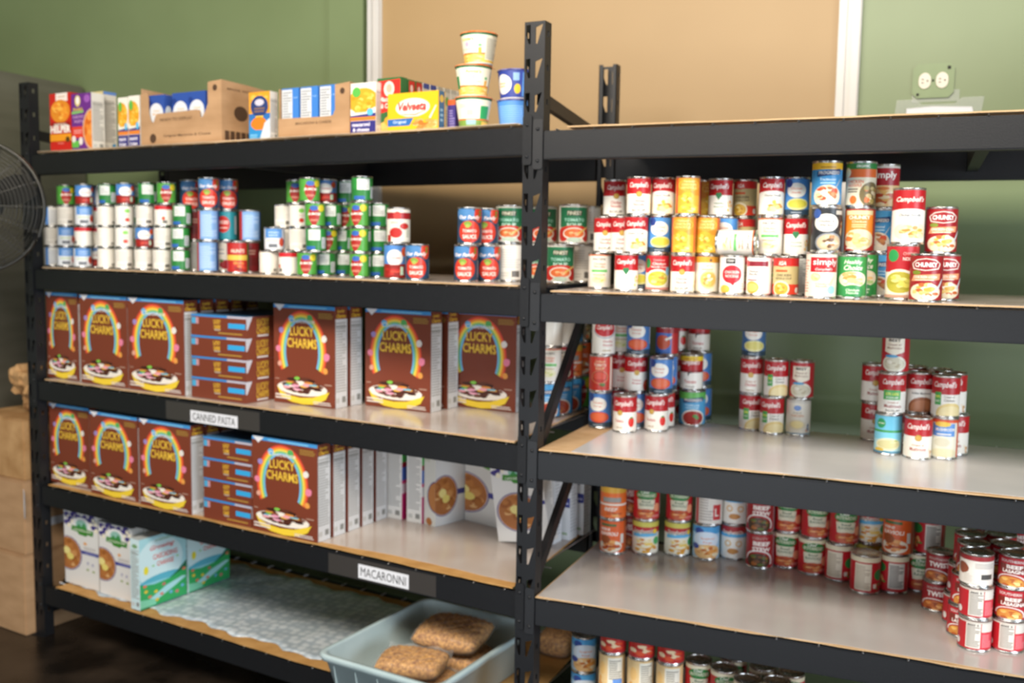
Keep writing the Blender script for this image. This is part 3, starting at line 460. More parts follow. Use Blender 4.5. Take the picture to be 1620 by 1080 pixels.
DES = {  # name: (drawing, ground colour, look in words, category name, size)
 'noodle': (lambda a: camp(a, 'noodle'), WH, 'red and white chicken noodle soup can', 'soup_can', 'soup'),
 'home': (lambda a: camp(a, 'home'), WH, 'red soup can with white swoosh', 'soup_can', 'soup'),
 'heart': (lambda a: camp(a, 'heart'), WH, 'red and white soup can with green heart', 'soup_can', 'soup'),
 'cream': (lambda a: camp(a, 'cream'), WH, 'red and white cream soup can', 'soup_can', 'soupb'),
 'mush': (lambda a: camp(a, 'mush'), WH, 'red and white mushroom soup can', 'soup_can', 'soupb'),
 'mush2': (lambda a: camp(a, 'mush2'), WH, 'red white mushroom soup can with green patch', 'soup_can', 'soupb'),
 'tomato': (lambda a: camp(a, 'tomato'), WH, 'red and white tomato soup can', 'soup_can', 'soupb'),
 'bisque': (lambda a: camp(a, 'bisque'), WH, 'red and white tomato bisque can', 'soup_can', 'soupb'),
 'green': (lambda a: camp(a, 'green'), WH, 'red white soup can with green flag', 'soup_can', 'soupb'),
 'brown': (lambda a: camp(a, 'brown'), WH, 'red soup can with brown broth bowl', 'soup_can', 'soupb'),
 'yellow': (lambda a: camp(a, 'yellow'), WH, 'red white soup can with yellow top band', 'soup_can', 'soupb'),
 'vintage': (d_vintage, WH, 'white soup can with red oval emblem', 'soup_can', 'soupb'),
 'whitechk': (d_whitechk, 'efe8dc', 'white soup can with green stripe', 'soup_can', 'soup'),
 'redgreen': (d_redgreen, 'e9ded0', 'red soup can with green dot and yellow bowl', 'soup_can', 'soup'),
 'creamor': (d_cream, 'f0ead8', 'cream soup can with orange top band', 'soup_can', 'soup'),
 'heartred': (d_heartred, 'f2eee6', 'white soup can with large red heart', 'soup_can', 'soup'),
 'whitenoodle': (d_whitenoodle, 'efece6', 'white noodle can with maroon band', 'soup_can', 'soup'),
 'goldred': (d_goldred, 'cdbb84', 'gold and red chicken noodle can', 'soup_can', 'soup'),
 'gvblue': (lambda a: gv(a, 'c', 'e4e09a', 'd9cf4a'), '4f8ed0', 'blue soup can with yellow broth bowl', 'soup_can', 'soup'),
 'gvtom': (lambda a: gv(a, 'Tomato', 'd9502c', 'e06a40'), '4a80c4', 'blue tomato soup can with white oval', 'soup_can', 'soupb'),
 'gvcream': (lambda a: gv(a, 'Cream', 'ece6a4', 'e2d878'), '4a74a8', 'blue cream soup can with yellow bowl', 'soup_can', 'soupb'),
 'gvblack': (d_gvblack, '2a2c30', 'black soup can with white oval', 'soup_can', 'chunky'),
 'orange': (d_orange, 'e2b03a', 'orange and yellow noodle soup can', 'soup_can', 'soup'),
 'tomatored': (d_tomatored, 'd8402f', 'orange red condensed tomato can', 'soup_can', 'soupb'),
 'progy': (lambda a: prog(a, 'y'), '3f93cc', 'blue chicken soup can with yellow rim', 'soup_can', 'chunky'),
 'progg': (lambda a: prog(a, 'g'), '4f9fcf', 'blue tomato soup can with green rim', 'soup_can', 'pasta'),
 'progt': (lambda a: prog(a, 't'), '3a93d0', 'bright blue chili bean soup can', 'soup_can', 'chunky'),
 'progb': (lambda a: prog(a, 'b'), '3f93cc', 'bright blue chicken soup can', 'soup_can', 'chunky'),
 'vegorg': (d_vegorg, 'e6dcc0', 'organic soup can with green top band', 'soup_can', 'chunky'),
 'simply': (d_simply, 'f1e6d6', 'white soup can with red simply panel', 'soup_can', 'chunky'),
 'simplytop': (d_simplytop, 'e9c48a', 'dark red soup can with food photo', 'soup_can', 'chunky'),
 'healthy': (d_healthy, 'dce6d2', 'green and white chicken noodle can', 'soup_can', 'std'),
 'chunkyor': (d_chunkyor, 'b0342c', 'orange chicken noodle can', 'soup_can', 'chunky'),
 'family': (d_family, WH, 'tall red family size soup can', 'soup_can', 'family'),
 'redbig': (d_redbig, 'e9e2d0', 'tall red can with green bowl', 'soup_can', 'family'),
 'cherky': (d_cherky, '9a141c', 'dark red chunky chowder can', 'soup_can', 'chunky'),
 'tomhands': (d_tomhands, '8e1a20', 'blue and maroon tomato can', 'soup_can', 'soupb'),
 'redmush': (d_redmush, 'b5232a', 'red cream soup can with cream shield', 'soup_can', 'soupb'),
 'lidwhite': (d_lidwhite, 'dcd6c8', 'silvery white cream soup can', 'soup_can', 'soupb'),
 'lightblue': (d_lightblue, 'a8d4e0', 'light blue cream soup can', 'soup_can', 'soupb'),
 'bluered': (d_bluered, 'e6e2d0', 'blue soup can with orange rim', 'soup_can', 'soupb'),
 'juice': (lambda a: veg(a, 'juice'), '4f9c3c', 'green bean can with red label', 'vegetable_can', 'small'),
 'greenlab': (lambda a: veg(a, 'lab'), '2f8a3c', 'green vegetable can with white panel', 'vegetable_can', 'small'),
 'white': (lambda a: whitelab(a, 'plain'), 'efe9dd', 'plain white vegetable can', 'vegetable_can', 'small'),
 'whitetext': (lambda a: whitelab(a, 'text'), 'ebe5da', 'white vegetable can with text panel', 'vegetable_can', 'small'),
 'dots': (lambda a: whitelab(a, 'dots'), 'f0ebe0', 'white can with green and red dots', 'vegetable_can', 'small'),
 'redtop': (lambda a: whitelab(a, 'redtop'), 'f0ebe0', 'white can with red top band', 'vegetable_can', 'small'),
 'gvside': (lambda a: gvb(a, 'side'), 'e6e8ea', 'blue and white vegetable can', 'vegetable_can', 'small'),
 'gvtomsm': (lambda a: gvb(a, 'tom'), '8e2018', 'blue and red tomato can', 'vegetable_can', 'small'),
 'gvstripe': (lambda a: gvb(a, 'stripe'), 'e9e7e0', 'white can with blue stripe', 'vegetable_can', 'small'),
 'gvtombig': (lambda a: gvb(a, 'tom'), '8e2018', 'blue and dark red tomato can', 'vegetable_can', 'std'),
 'ourf': (ourf, '22405c', 'navy can with round red tomato', 'tomato_can', 'std'),
 'bluestripe': (d_bluestripe, '7ea6d8', 'pale blue nutrition side can', 'vegetable_can', 'std'),
 'teal': (d_teal, '2a8a98', 'teal diced tomato can', 'tomato_can', 'std'),
 'berry': (d_berry, 'e4e0d4', 'white can with red berries', 'vegetable_can', 'std'),
 'juicered': (d_juicered, 'b02420', 'red can with yellow band', 'vegetable_can', 'std'),
 'darkred': (lambda a: a.rect(-PI, .2, PI, .5, '6a1c1c').lines(-.6, .6, .6, .8, 2, 'b89080'), '7a1c20', 'dark red can', 'vegetable_can', 'std'),
 'rwtom': (d_rwtom, 'e2ddd0', 'white can with red tomatoes', 'tomato_can', 'std'),
 'greytxt': (d_grey, 'b8b8b2', 'grey text side can', 'vegetable_can', 'std'),
 'tomgreen': (d_tomgreen, 'ddd6c8', 'large green tomato soup can', 'soup_can', 'big'),
 'spag': (d_spag, 'f0e9d8', 'ring pasta can with yellow top', 'pasta_can', 'pasta'),
 'owhite': (d_owhite, 'f0ece4', 'white ring pasta can', 'pasta_can', 'pasta'),
 'rav': (d_rav, 'c2202a', 'red ravioli can with green emblem', 'pasta_can', 'pasta'),
 'ravside': (d_ravside, 'c2202a', 'red ravioli can with cream panel', 'pasta_can', 'pasta'),
 'nutri': (d_nutri, 'c2202a', 'red pasta can with nutrition panel', 'pasta_can', 'pasta'),
 'beefstew': (d_beefstew, 'a01822', 'dark red beef stew can', 'stew_can', 'pasta'),
 'gvpasta': (d_gvpasta, 'a8d0ec', 'light blue ring pasta can', 'pasta_can', 'pasta'),
 'orange2': (d_orange2, 'e8702c', 'orange can with grey band', 'pasta_can', 'pasta'),
 'ravor': (d_ravor, 'dd5f26', 'orange mini ravioli can', 'pasta_can', 'pasta'),
 'whitered': (d_whitered, 'e6e0d8', 'white can with red square', 'pasta_can', 'pasta'),
 'chili': (d_chili, '9a1c24', 'small red twist chili can', 'chili_can', 'stew'),
 'lasagna': (d_lasagna, 'b01a26', 'small red beef lasagna can', 'chili_can', 'stew'),
 'redwhite': (d_redwhite, 'b8202a', 'small red can with white panel', 'chili_can', 'stew'),
 'whitecode': (d_whitecode, 'e4ded6', 'small white can with maroon rim', 'chili_can', 'stew'),
 'creambox': (d_creambox, 'e9c890', 'cream chicken noodle can', 'pasta_can', 'noodle'),
 'redup': (lambda a: a.food(0, .3, 1.2, .25, ['e9d0a8', 'd9502c', 'b02a20'], 14, 3), 'c02a2c', 'red can with food photo', 'pasta_can', 'noodle'),
}
SHELFN = {('L', 2): 'upper left shelf', ('L', 3): 'middle left shelf', ('L', 4): 'lower left shelf', ('L', 5): 'bottom left shelf', ('L', 1): 'top left shelf',
          ('R', 2): 'upper right shelf', ('R', 3): 'middle right shelf', ('R', 4): 'lower right shelf', ('R', 5): 'bottom right shelf', ('R', 1): 'top right shelf'}
ORD = ['first', 'second', 'third', 'fourth', 'fifth', 'sixth', 'seventh', 'eighth', 'ninth', 'tenth', 'eleventh', 'twelfth', '13th', '14th', '15th', '16th', '17th', '18th', '19th', '20th',
       '21st', '22nd', '23rd', '24th', '25th', '26th', '27th', '28th', '29th', '30th', '31st', '32nd', '33rd', '34th', '35th', '36th', '37th', '38th', '39th', '40th']
def add_can(design, P, rz, label, group, size=None, lying=None):
    d = DES[design]; size = size or d[4]; body, lid = can_meshes(size)
    o = link(d[3], body, None, P, rz)
    if lying is not None: o.rotation_euler = lying
    tag(o, label, 'can', group)
    link('paper_label', label_mesh(design, size), o); link('can_lid', lid, o)
    return o
def stacks(bay, lv, cols, group, zone=None):
    """cols: (depth, [(px, design[, size[, turn]]), ...bottom to top]); depth > 5 is a photo row of the base"""
    zs = surf(bay, lv)+.0006; S = []
    for dv, tiers in cols:
        if dv > 5: dv = loc_(bay, on_z(tiers[0][0], dv, zs))[1]+SIZES[tiers[0][2] if len(tiers[0]) > 2 and tiers[0][2] else DES[tiers[0][1]][4]][0]
        S.append([min(dv, .60), tiers])
    def place(s):
        z = zs; out = []
        for t in s[1]:
            size = t[2] if len(t) > 2 and t[2] else DES[t[1]][4]; r, h = SIZES[size]
            u = u_at(bay, t[0], s[0], z+h/2)
            out.append((W_(bay, u, s[0]), z, r, h, size)); z += h+.0003
        return out
    pl = [place(s) for s in S]
    for it in range(400):
        moved = False
        for i in range(len(S)):
            for j in range(i+1, len(S)):
                if abs(S[i][1][0][0]-S[j][1][0][0]) > 110: continue
                for a in pl[i]:
                    for b in pl[j]:
                        if a[1] < b[1]+b[3]-.001 and b[1] < a[1]+a[3]-.001 and (a[0]-b[0]).length < a[2]+b[2]+.0024:
                            k = i if S[i][0] > S[j][0] else j
                            S[k][0] += .004; pl[k] = place(S[k]); moved = True; break
                    else: continue
                    break
        if not moved: break
    order = sorted(range(len(S)), key=lambda i: S[i][1][0][0])
    n = len(S)
    for rank, i in enumerate(order):
        nt = len(S[i][1]); far = S[i][0]
        for t, p in enumerate(pl[i]):
            tier = 'standing alone as' if nt == 1 else ('topmost in' if t == nt-1 else ('bottom in' if t == 0 else (['', 'second up in', 'third up in', 'fourth up in'][t])))
            look = DES[S[i][1][t][1]][2]; turn = S[i][1][t][3] if len(S[i][1][t]) > 3 else 0
            lab = '%s, %s %s stack%s, %s' % (look, tier, ORD[rank], ' from left' if True else '', zone or SHELFN[(bay, lv)])
            if nt == 1: lab = '%s, single-can %s stack from left, %s' % (look, ORD[rank], zone or SHELFN[(bay, lv)])
            ws = lab.split()
            if len(ws) > 16: lab = lab.replace(' from left', '')
            to = CP-p[0]; yaw = math.atan2(to.x, -to.y)+random.uniform(-.16, .16)+turn
            if S[i][1][t][1] in ('white', 'plain'): yaw += 0
            add_can(S[i][1][t][1], Vector((p[0].x, p[0].y, p[1])), yaw, lab, group, p[4])

# ------------------------------------------------------------------ room
def struct(name, bm, m, parent=None, label=None):
    o = link(name, bm_mesh(name, bm, m), parent); o['kind'] = 'structure'
    if label: o['label'] = label
    return o
M['green'] = noisy(new_mat('green_wall_paint', rough=.38, spec=.45), hexc('74835b'), hexc('798860'), 2.2, 3, .03)
M['tan'] = noisy(new_mat('tan_wall_paint', rough=.45, spec=.4), hexc('a6895f'), hexc('aa8d63'), 2, 3, .03)
M['trim'] = new_mat('white_trim_paint', hexc('cdcac5'), .35)
M['floor'] = noisy(new_mat('dark_floor', rough=.25, spec=.5), hexc('171310'), hexc('3d332a'), 3.5, 6, .05, rough=(.16, .4), lo=.42, hi=.72)
M['grey'] = noisy(new_mat('brushed_grey_metal', rough=.4, metal=.35), hexc('6e6b5e'), hexc('777467'), 3, 3, 0, (1, 1, 8))
WY = 1.06
b = bmesh.new(); box(b, -4.6, WY, 0, 3.6, WY+.12, 3.4); struct('wall_back', b, M['green'])
b = bmesh.new(); box(b, -4.72, -3.0, 0, -4.6, WY+.12, 3.4); struct('wall_left', b, M['green'])
b = bmesh.new(); box(b, -4.6, -6.0, -.1, 4.5, WY+.12, 0); struct('floor', b, M['floor'])
b = bmesh.new(); box(b, -1.11, WY-.012, 1.46, .71, WY, 3.4); struct('wall_panel', b, M['tan'])
for n, x0, x1 in ((1, -1.160, -1.097), (2, .70, .774)):
    b = bmesh.new(); wd = x1-x0
    box(b, x0, WY-.022, 1.42, x1, WY, 3.4); box(b, x0+.004, WY-.034, 1.42, x0+wd*.36, WY-.02, 3.4); box(b, x0+wd*.62, WY-.034, 1.42, x1-.004, WY-.02, 3.4)
    struct('trim_%d' % n, b, M['trim'])
b = bmesh.new(); box(b, -1.10, WY-.03, 1.42, .70, WY, 1.462); struct('trim_3', b, M['trim'])
b = bmesh.new(); box(b, -1.345, WY-.03, 0, -1.178, WY, 3.4); box(b, -1.372, WY-.012, 0, -1.345, WY, 3.4); struct('trim_4', b, M['green'])

# wall outlet, painted over, with tape below it
ou = link('wall_outlet', None, None, (1.008, WY-.001, 2.206)); tag(ou, 'double electrical outlet on green painted plate above the top right shelf', 'outlet')
b = bmesh.new(); c = .016; hw, hh = .064, .056
plate(b, [(-hw+c, -hh), (hw-c, -hh), (hw, -hh+c), (hw, hh-c), (hw-c, hh), (-hw+c, hh), (-hw, hh-c), (-hw, -hh+c)], [], .006, lambda x, y, d: Vector((x, -.008+d, y)))
link('cover_plate', bm_mesh('cover_plate', b, noisy(new_mat('plate_green_paint', rough=.4), hexc('76895c'), hexc('7d9063'), 9, 3)), ou)
for sx in (-.026, .027):
    b = bmesh.new(); pts = [(sx+.020*math.cos(a*PI/12)*(1 if abs(math.cos(a*PI/12)) < .9 else .95), .026*math.sin(a*PI/12)) for a in range(24)]
    plate(b, pts, [], .004, lambda x, y, d: Vector((x, -.0125+d, y)))
    r_ = link('receptacle', bm_mesh('receptacle', b, M['ivory']), ou)
    b = bmesh.new()
    box(b, sx-.010, -.0132, .003, sx-.003, -.0124, .006); box(b, sx-.010, -.0132, -.008, sx-.003, -.0124, -.005); box(b, sx+.006, -.0132, -.003, sx+.011, -.0124, .002)
    link('slot', bm_mesh('slot', b, M['dark']), r_)
for q in ((-.004, -.011, -.002, .002, -.008, .004), (.042, -.0105, .036, .052, -.008, .046), (-.050, -.0105, -.048, -.042, -.008, -.040)):
    b = bmesh.new(); box(b, *q); link('screw', bm_mesh('screw', b, M['dark']), ou)
mt = new_mat('clear_tape', (.85, .88, .85), .15); mt.node_tree.nodes['Principled BSDF'].inputs['Alpha'].default_value = .16
b = bmesh.new(); plate(b, [(-.135, -.03), (-.13, .022), (-.075, .022), (-.05, .005), (.05, .005), (.07, .024), (.137, .024), (.13, -.03)], [], .001, lambda x, y, d: Vector((1.028+x, WY-.006+d, 2.125+y)))
plate(b, rect(-.075, .012, .07, .05), [], .001, lambda x, y, d: Vector((1.02+x, WY-.004+d, 2.125+y)))
tp = tag(link('clear_tape', bm_mesh('clear_tape', b, mt)), 'crumpled clear packing tape stuck on green wall below the outlet', 'tape')
b = bmesh.new(); plate(b, [(-.10, -.03), (-.1, -.008), (-.02, -.003), (.1, -.009), (.105, -.03)], [], .002, lambda x, y, d: Vector((1.03+x, WY-.010+d, 2.125+y)))
link('paper_strip', bm_mesh('paper_strip', b, M['paperw']), tp)

# tall grey cabinet at the far left
b = bmesh.new(); box(b, -3.6, .12, .0, -2.735, WY-.01, 2.365); bmesh.ops.bevel(b, geom=b.edges[:], offset=.008, segments=2, affect='EDGES')
cb = tag(link('metal_cabinet', bm_mesh('metal_cabinet', b, M['grey'])), 'tall grey metal cabinet against the wall at the far left behind the rack', 'cabinet')
b = bmesh.new(); box(b, -3.56, .098, .08, -2.77, .121, 2.33); dr = link('door', bm_mesh('door', b, M['grey']), cb)
b = bmesh.new(); box(b, -2.84, .06, 1.0, -2.82, .078, 1.4); box(b, -2.84, .06, 1.0, -2.82, .1, 1.02); box(b, -2.84, .06, 1.38, -2.82, .1, 1.4); link('handle', bm_mesh('handle', b, M['tin']), dr)

# ------------------------------------------------------------------ storage rack
rack = link('storage_rack', None, None, (0, 0, 0))
tag(rack, 'black steel boltless storage rack of two bays with five shelves of groceries', 'storage rack')
def upright(P, yaw, H=HP, back=False, dp=.042):
    b = bmesh.new(); hw, t = .031, .0022
    R_ = Matrix.Rotation(yaw, 3, 'Z'); sg = -1 if back else 1
    def F(x, z, d): return P+R_ @ Vector((x, sg*d, z))
    n = int((H-.02)/.0915); holes = []
    top = H-.004
    for i in range(n):
        z1 = top-i*.0915-.004; z0 = z1-.052
        if z0 < .02: break
        holes.append([(.003, z0), (.008, z0), (.0245, z1), (.003, z1-.008)])
        holes.append([(-.0265, z1), (-.0265, z0+.024), (-.018, z0), (-.0125, z0), (-.0125, z1)])
    plate(b, rect(-hw, 0, hw, H), holes, t, F)
    for s in (-1, 1):
        hs = [rect(.016, top-.02-i*.0915-.016, .026, top-.02-i*.0915) for i in range(n) if top-.04-i*.0915 > 0]
        plate(b, rect(t, 0, dp, H), hs, t, lambda y, z, d, s=s: P+R_ @ Vector((s*(hw-d), sg*y, z)))
        plate(b, rect(0, 0, .014, H), [], t, lambda x, z, d, s=s: P+R_ @ Vector((s*(hw-x), sg*(dp-d), z)))
    bmesh.ops.recalc_face_normals(b, faces=b.faces[:])
    return link('upright', bm_mesh('upright', b, M['steel']), rack)
posts = {'M': (Vector((0, 0, 0)), -PHI/2), 'ML': (W_('L', WL, 0), -PHI), 'MR': (W_('R', WL, 0), 0)}
for k, (P, yw) in posts.items(): upright(P, yw, dp=.042)
backs = {'M': Vector((0, DEP, 0)), 'L': W_('L', WL, DEP), 'R': W_('R', WL, DEP)}
upright(backs['M'], 0, back=True); upright(backs['L'], -PHI, back=True); upright(backs['R'], 0, back=True)
# floor feet
for P in [p for p, _ in posts.values()]+list(backs.values()):
    b = bmesh.new(); box(b, P.x-.034, P.y-.012, .0, P.x+.034, P.y+.012, .004); link('foot', bm_mesh('foot', b, M['steel']), rack)
def beam(bay, lv, z, back=False):
    b = bmesh.new(); hw = .0325
    if back:
        A = backs['M'].copy(); B = backs[bay].copy(); d = (B-A).normalized(); A += d*.034; B -= d*.034
        nrm = Vector((-d.y, d.x, 0)); nrm = nrm if nrm.y < 0 else -nrm
    else:
        A = W_(bay, hw, 0); B = W_(bay, WL-hw, 0); d = (B-A).normalized(); nrm = W_(bay, 0, 1)-W_(bay, 0, 0)
    for a0, a1, z0, z1 in ((0, .040, -BH-(.024 if back and lv == 1 else 0), -.012), (0, .022, -.012, 0)):
        vs = []
        for zz in (z0, z1):
            for e, q in ((A, a0), (B, a0), (B, a1), (A, a1)):
                p = e+nrm*q; vs.append(b.verts.new((p.x, p.y, z+zz)))
        for f in ((0, 1, 2, 3), (4, 5, 6, 7), (0, 1, 5, 4), (1, 2, 6, 5), (2, 3, 7, 6), (3, 0, 4, 7)): b.faces.new([vs[i] for i in f])
    bmesh.ops.remove_doubles(b, verts=b.verts[:], dist=.0001); bmesh.ops.recalc_face_normals(b, faces=b.faces[:])
    ed = [e for e in b.edges if abs((e.verts[0].co-e.verts[1].co).normalized().dot(d)) > .99]
    bmesh.ops.bevel(b, geom=ed, offset=.003, segments=2, affect='EDGES', clamp_overlap=True)
    o = link('beam', bm_mesh('beam', b, M['steel']), rack)
    if not back:
        for e in (0, 1):
            b = bmesh.new(); u0 = (.0015 if e == 0 else WL-.0305); u1 = u0+.029
            plate(b, [(u0+.004, z-.105), (u1-.004, z-.105), (u1, z-.10), (u1, z+.026), (u1-.004, z+.031), (u0+.004, z+.031), (u0, z+.026), (u0, z-.10)], [], .003, lambda u, zz, dd: W_(bay, u, -.0052+dd, zz))
            bmesh.ops.recalc_face_normals(b, faces=b.faces[:])
            k = link('beam_bracket', bm_mesh('beam_bracket', b, M['bracket']), o)
            um = (u0+u1)/2
            for zz in (z+.004, z-.082):
                b = bmesh.new(); p = W_(bay, um, -.0053, zz); bmesh.ops.create_icosphere(b, subdivisions=2, radius=.0052, matrix=Matrix.Translation(p))
                link('rivet', bm_mesh('rivet', b, M['bracket'], True), o)
    return o
front = {}
for bay, Z in (('L', ZL), ('R', ZR)):
    for lv in range(1, 6):
        front[(bay, lv)] = beam(bay, lv, Z[lv-1]); beam(bay, lv, Z[lv-1], True)
        # wire deck under the liners
        b = bmesh.new(); z = Z[lv-1]+.0022; n = 21
        for i in range(n):
            u = .07+i*.1065
            pts = [W_(bay, u, -.003, z-.003), W_(bay, u, -.0028, z), W_(bay, u, .02, z), W_(bay, u+(0 if bay == 'R' else .045*(1-u/WL)), DEP-.012, z)]
            tube(b, pts, .0021, 6)
        for v in (.06, .25, .45, .64): tube(b, [W_(bay, .05 if v < .3 or bay == 'R' else .12, v, z-.0041), W_(bay, WL-.05, v, z-.0041)], .0018, 6)
        link('wire_deck', bm_mesh('wire_deck', b, M['wire'], True), rack)
        us = [1.14] if bay == 'L' else [u_at('R', 1555, .05, 1.9)]
        for u in us:
            b = bmesh.new(); bar(b, W_(bay, u, .041, Z[lv-1]-.045), W_(bay, u, DEP-.041, Z[lv-1]-.045), .03, .066); link('deck_support', bm_mesh('deck_support', b, M['steel']), rack)
# side frames: rails and diagonal braces
def brace(name, a, b_, w=.032, h=.018):
    b = bmesh.new(); bar(b, a, b_, w, h, Vector((0, 1, 0)) if False else Vector((0, 0, 1))); link(name, bm_mesh(name, b, M['steel']), rack)
for nm, (P, yw), B in (('M', posts['M'], backs['M']), ('L', posts['ML'], backs['L']), ('R', posts['MR'], backs['R'])):
    dv = (B-P).normalized(); a = P+dv*.05; c = B-dv*.05
    for z in (2.15, .1): brace('side_rail', a+Vector((0, 0, z)), c+Vector((0, 0, z)), .02, .03) if z < 1 else None
    for z0, z1 in ((2.05, 1.99), (1.02, 1.60), (.64, 1.14), (.12, .62)):
        if z0 > .2 or nm != 'M': brace('diagonal_brace', a+Vector((0, 0, z0)), c+Vector((0, 0, z1)), .02, .036)
# paper signs on the beams
def sign(bay, lv, px0, px1, tpx0, tpx1, text, ztop, zbot):
    z = (ZL if bay == 'L' else ZR)[lv-1]
    u0, u1 = u_at(bay, px0, 0, z-.05), u_at(bay, px1, 0, z-.05); t0, t1 = u_at(bay, tpx0, 0, z-.05), u_at(bay, tpx1, 0, z-.05)
    b = bmesh.new(); plate(b, [(t0, z-BH+.004), (t1, z-BH+.006), (t1, z-.006), (t0, z-.008)], [], .0008, lambda u, zz, d: W_(bay, u, -.0012+d, zz))
    link('adhesive_tape', bm_mesh('adhesive_tape', b, M['duct']), front[(bay, lv)])
    b = bmesh.new(); plate(b, [(u0, z-zbot), (u1, z-zbot), (u1, z-ztop), (u0, z-ztop)], [], .0008, lambda u, zz, d: W_(bay, u, -.0022+d, zz))
    vs, fs = glyphs(text, 0, 0.0); um = (u0+u1)/2; ww = abs(u1-u0)*.9; zm = z-(ztop+zbot)/2; hh = (zbot-ztop)*.62
    V = [b.verts.new(W_(bay, um-x*ww if bay == 'L' else um+x*ww, -.0026, zm+y*hh)) for x, y in vs]
    for f in fs:
        if len(set(f)) > 2: b.faces.new([V[i] for i in f]).material_index = 1
    o = link('shelf_sign', bm_mesh('shelf_sign', b, [M['paperw'], M['ink']]), front[(bay, lv)]); o['label'] = 'white printed strip reading %s' % text.lower()
sign('L', 3, 302, 376.5, 263, 411, 'CANNED PASTA', .030, .072)
sign('L', 4, 567.5, 647, 520, 690, 'MACARONNI', .022, .068)

# ------------------------------------------------------------------ shelf liners
def liner(bay, lv, u0, u1, v0, v1, film, label, fu0=None, fv0=None, wav=.004, lift=.0063, filmname='white_film', seed=1, fedge=None, thick=.0008):
    z = (ZL if bay == 'L' else ZR)[lv-1]; rd = random.Random(seed*7+lv+(3 if bay == 'R' else 0))
    def outline(a0, a1, b0, b1, wv, corner=0):
        n = 60; ph = [rd.uniform(0, 6) for _ in range(3)]
        fr = [(a0+(a1-a0)*i/n, b0+wv*(math.sin(ph[0]+i*.31)+.6*math.sin(ph[1]+i*.83)+.35*math.sin(ph[2]+i*1.9))/2+(fedge(i/n) if fedge else 0)*(1 if corner else 0)) for i in range(n+1)]
        return fr+[(a1, b1), (a0+(.085 if bay == 'L' and b1 > .5 else 0), b1)]
    b = bmesh.new(); plate(b, outline(u0, u1, v0, v1, wav), [], .0036, lambda u, v, d: W_(bay, u, v, z+lift+d)); bmesh.ops.recalc_face_normals(b, faces=b.faces[:])
    o = tag(link('shelf_liner', bm_mesh('shelf_liner', b, M['board' if bay == 'L' and lv > 3 else 'boardp'])), label, 'shelf liner', 'cardboard liners on the shelves')
    if film:
        b = bmesh.new(); plate(b, outline(fu0 if fu0 is not None else u0+.004, u1-.004, fv0 if fv0 is not None else v0+.006, v1-.004, wav, 1), [], thick, lambda u, v, d: W_(bay, u, v, z+lift+.0037+d))
        bmesh.ops.recalc_face_normals(b, faces=b.faces[:]); link(filmname, bm_mesh(filmname, b, M[film]), o)
    return o
liner('L', 1, .045, 2.24, .002, .645, 'cream', 'cream papered cardboard liner on the top left shelf under the dinner boxes', fv0=-.002, thick=.0012)
liner('L', 2, .045, 2.24, .004, .645, 'film', 'cardboard liner with pale film on the upper left shelf under vegetable cans')
liner('L', 3, .045, 2.24, .003, .645, 'film', 'glossy pale liner on the middle left shelf under upper cereal row', wav=.005)
liner('L', 4, .045, 2.24, .003, .645, 'film', 'glossy pale liner on the lower left shelf with curling brown edge', wav=.006, fv0=.016, fedge=lambda t: .028*max(0, 1-t*1.6)+.015*math.sin(t*9)**2)
liner('R', 1, .10, 2.2, -.002, .645, None, 'bare torn cardboard liner on the empty top right shelf', wav=.008)
liner('R', 2, .06, 2.2, .002, .645, 'film', 'glossy liner on the upper right shelf under soup can stacks')
liner('R', 3, .035, 2.2, -.004, .645, 'filmw', 'white liner with brown cardboard strip on the middle right shelf', fu0=.13, wav=.007)
liner('R', 4, .035, 2.2, -.006, .645, 'filmg', 'glossy grey liner on the lower right shelf under pasta cans', wav=.007)
liner('R', 5, .06, 2.2, .0, .645, 'film', 'glossy liner on the bottom right shelf under stacked cans')
# bottom left: cardboard with a sheet of bubble wrap
nt = new_mat('bubble_wrap', hexc('a9b5bd'), .3, .15, .6); M['bubble'] = nt
tn = nt.node_tree; bs = tn.nodes['Principled BSDF']; tc = tn.nodes.new('ShaderNodeTexCoord'); vo = tn.nodes.new('ShaderNodeTexVoronoi'); vo.inputs['Scale'].default_value = 30; vo.inputs['Randomness'].default_value = .45
tn.links.new(tc.outputs['Object'], vo.inputs['Vector']); cr = tn.nodes.new('ShaderNodeValToRGB'); cr.color_ramp.elements[0].color = (*hexc('dde6ec'), 1); cr.color_ramp.elements[1].color = (*hexc('b3c1cb'), 1); cr.color_ramp.elements[0].position = .35; cr.color_ramp.elements[1].position = .75
tn.links.new(vo.outputs['Distance'], cr.inputs[0]); tn.links.new(cr.outputs[0], bs.inputs['Base Color']); bp = tn.nodes.new('ShaderNodeBump'); bp.invert = True; bp.inputs['Strength'].default_value = .6; bp.inputs['Distance'].default_value = .003
tn.links.new(vo.outputs['Distance'], bp.inputs['Height']); tn.links.new(bp.outputs[0], bs.inputs['Normal'])
cr.color_ramp.elements[1].position = .6; vo.distance = 'EUCLIDEAN'
liner('L', 5, .045, 2.2, -.002, .645, None, 'brown cardboard liner on the bottom left shelf under the bubble wrap', wav=.004)
b = bmesh.new(); n = 70; mz = ZL[4]+.0105; ny = 18; G = []
for i in range(n+1):
    u = .66+(2.17-.66)*i/n; row = []
    for j in range(ny+1):
        v = .045+.012*math.sin(i*.4)+.008*math.sin(i*1.1+1)+(.60-.045)*j/ny
        crease = .006*max(0, 1-abs((u-1.28-.35*(v-.1)))/.03)+.004*max(0, 1-abs((u-.95-.1*v))/.03)
        row.append(b.verts.new(W_('L', u, v, mz+.001+crease+.0012*(1+math.sin(i*.7+j*.9)))))
    G.append(row)
for i in range(n):
    for j in range(ny): b.faces.new((G[i][j], G[i+1][j], G[i+1][j+1], G[i][j+1]))
me = bm_mesh('bubble_wrap_sheet', b, M['bubble'], True)
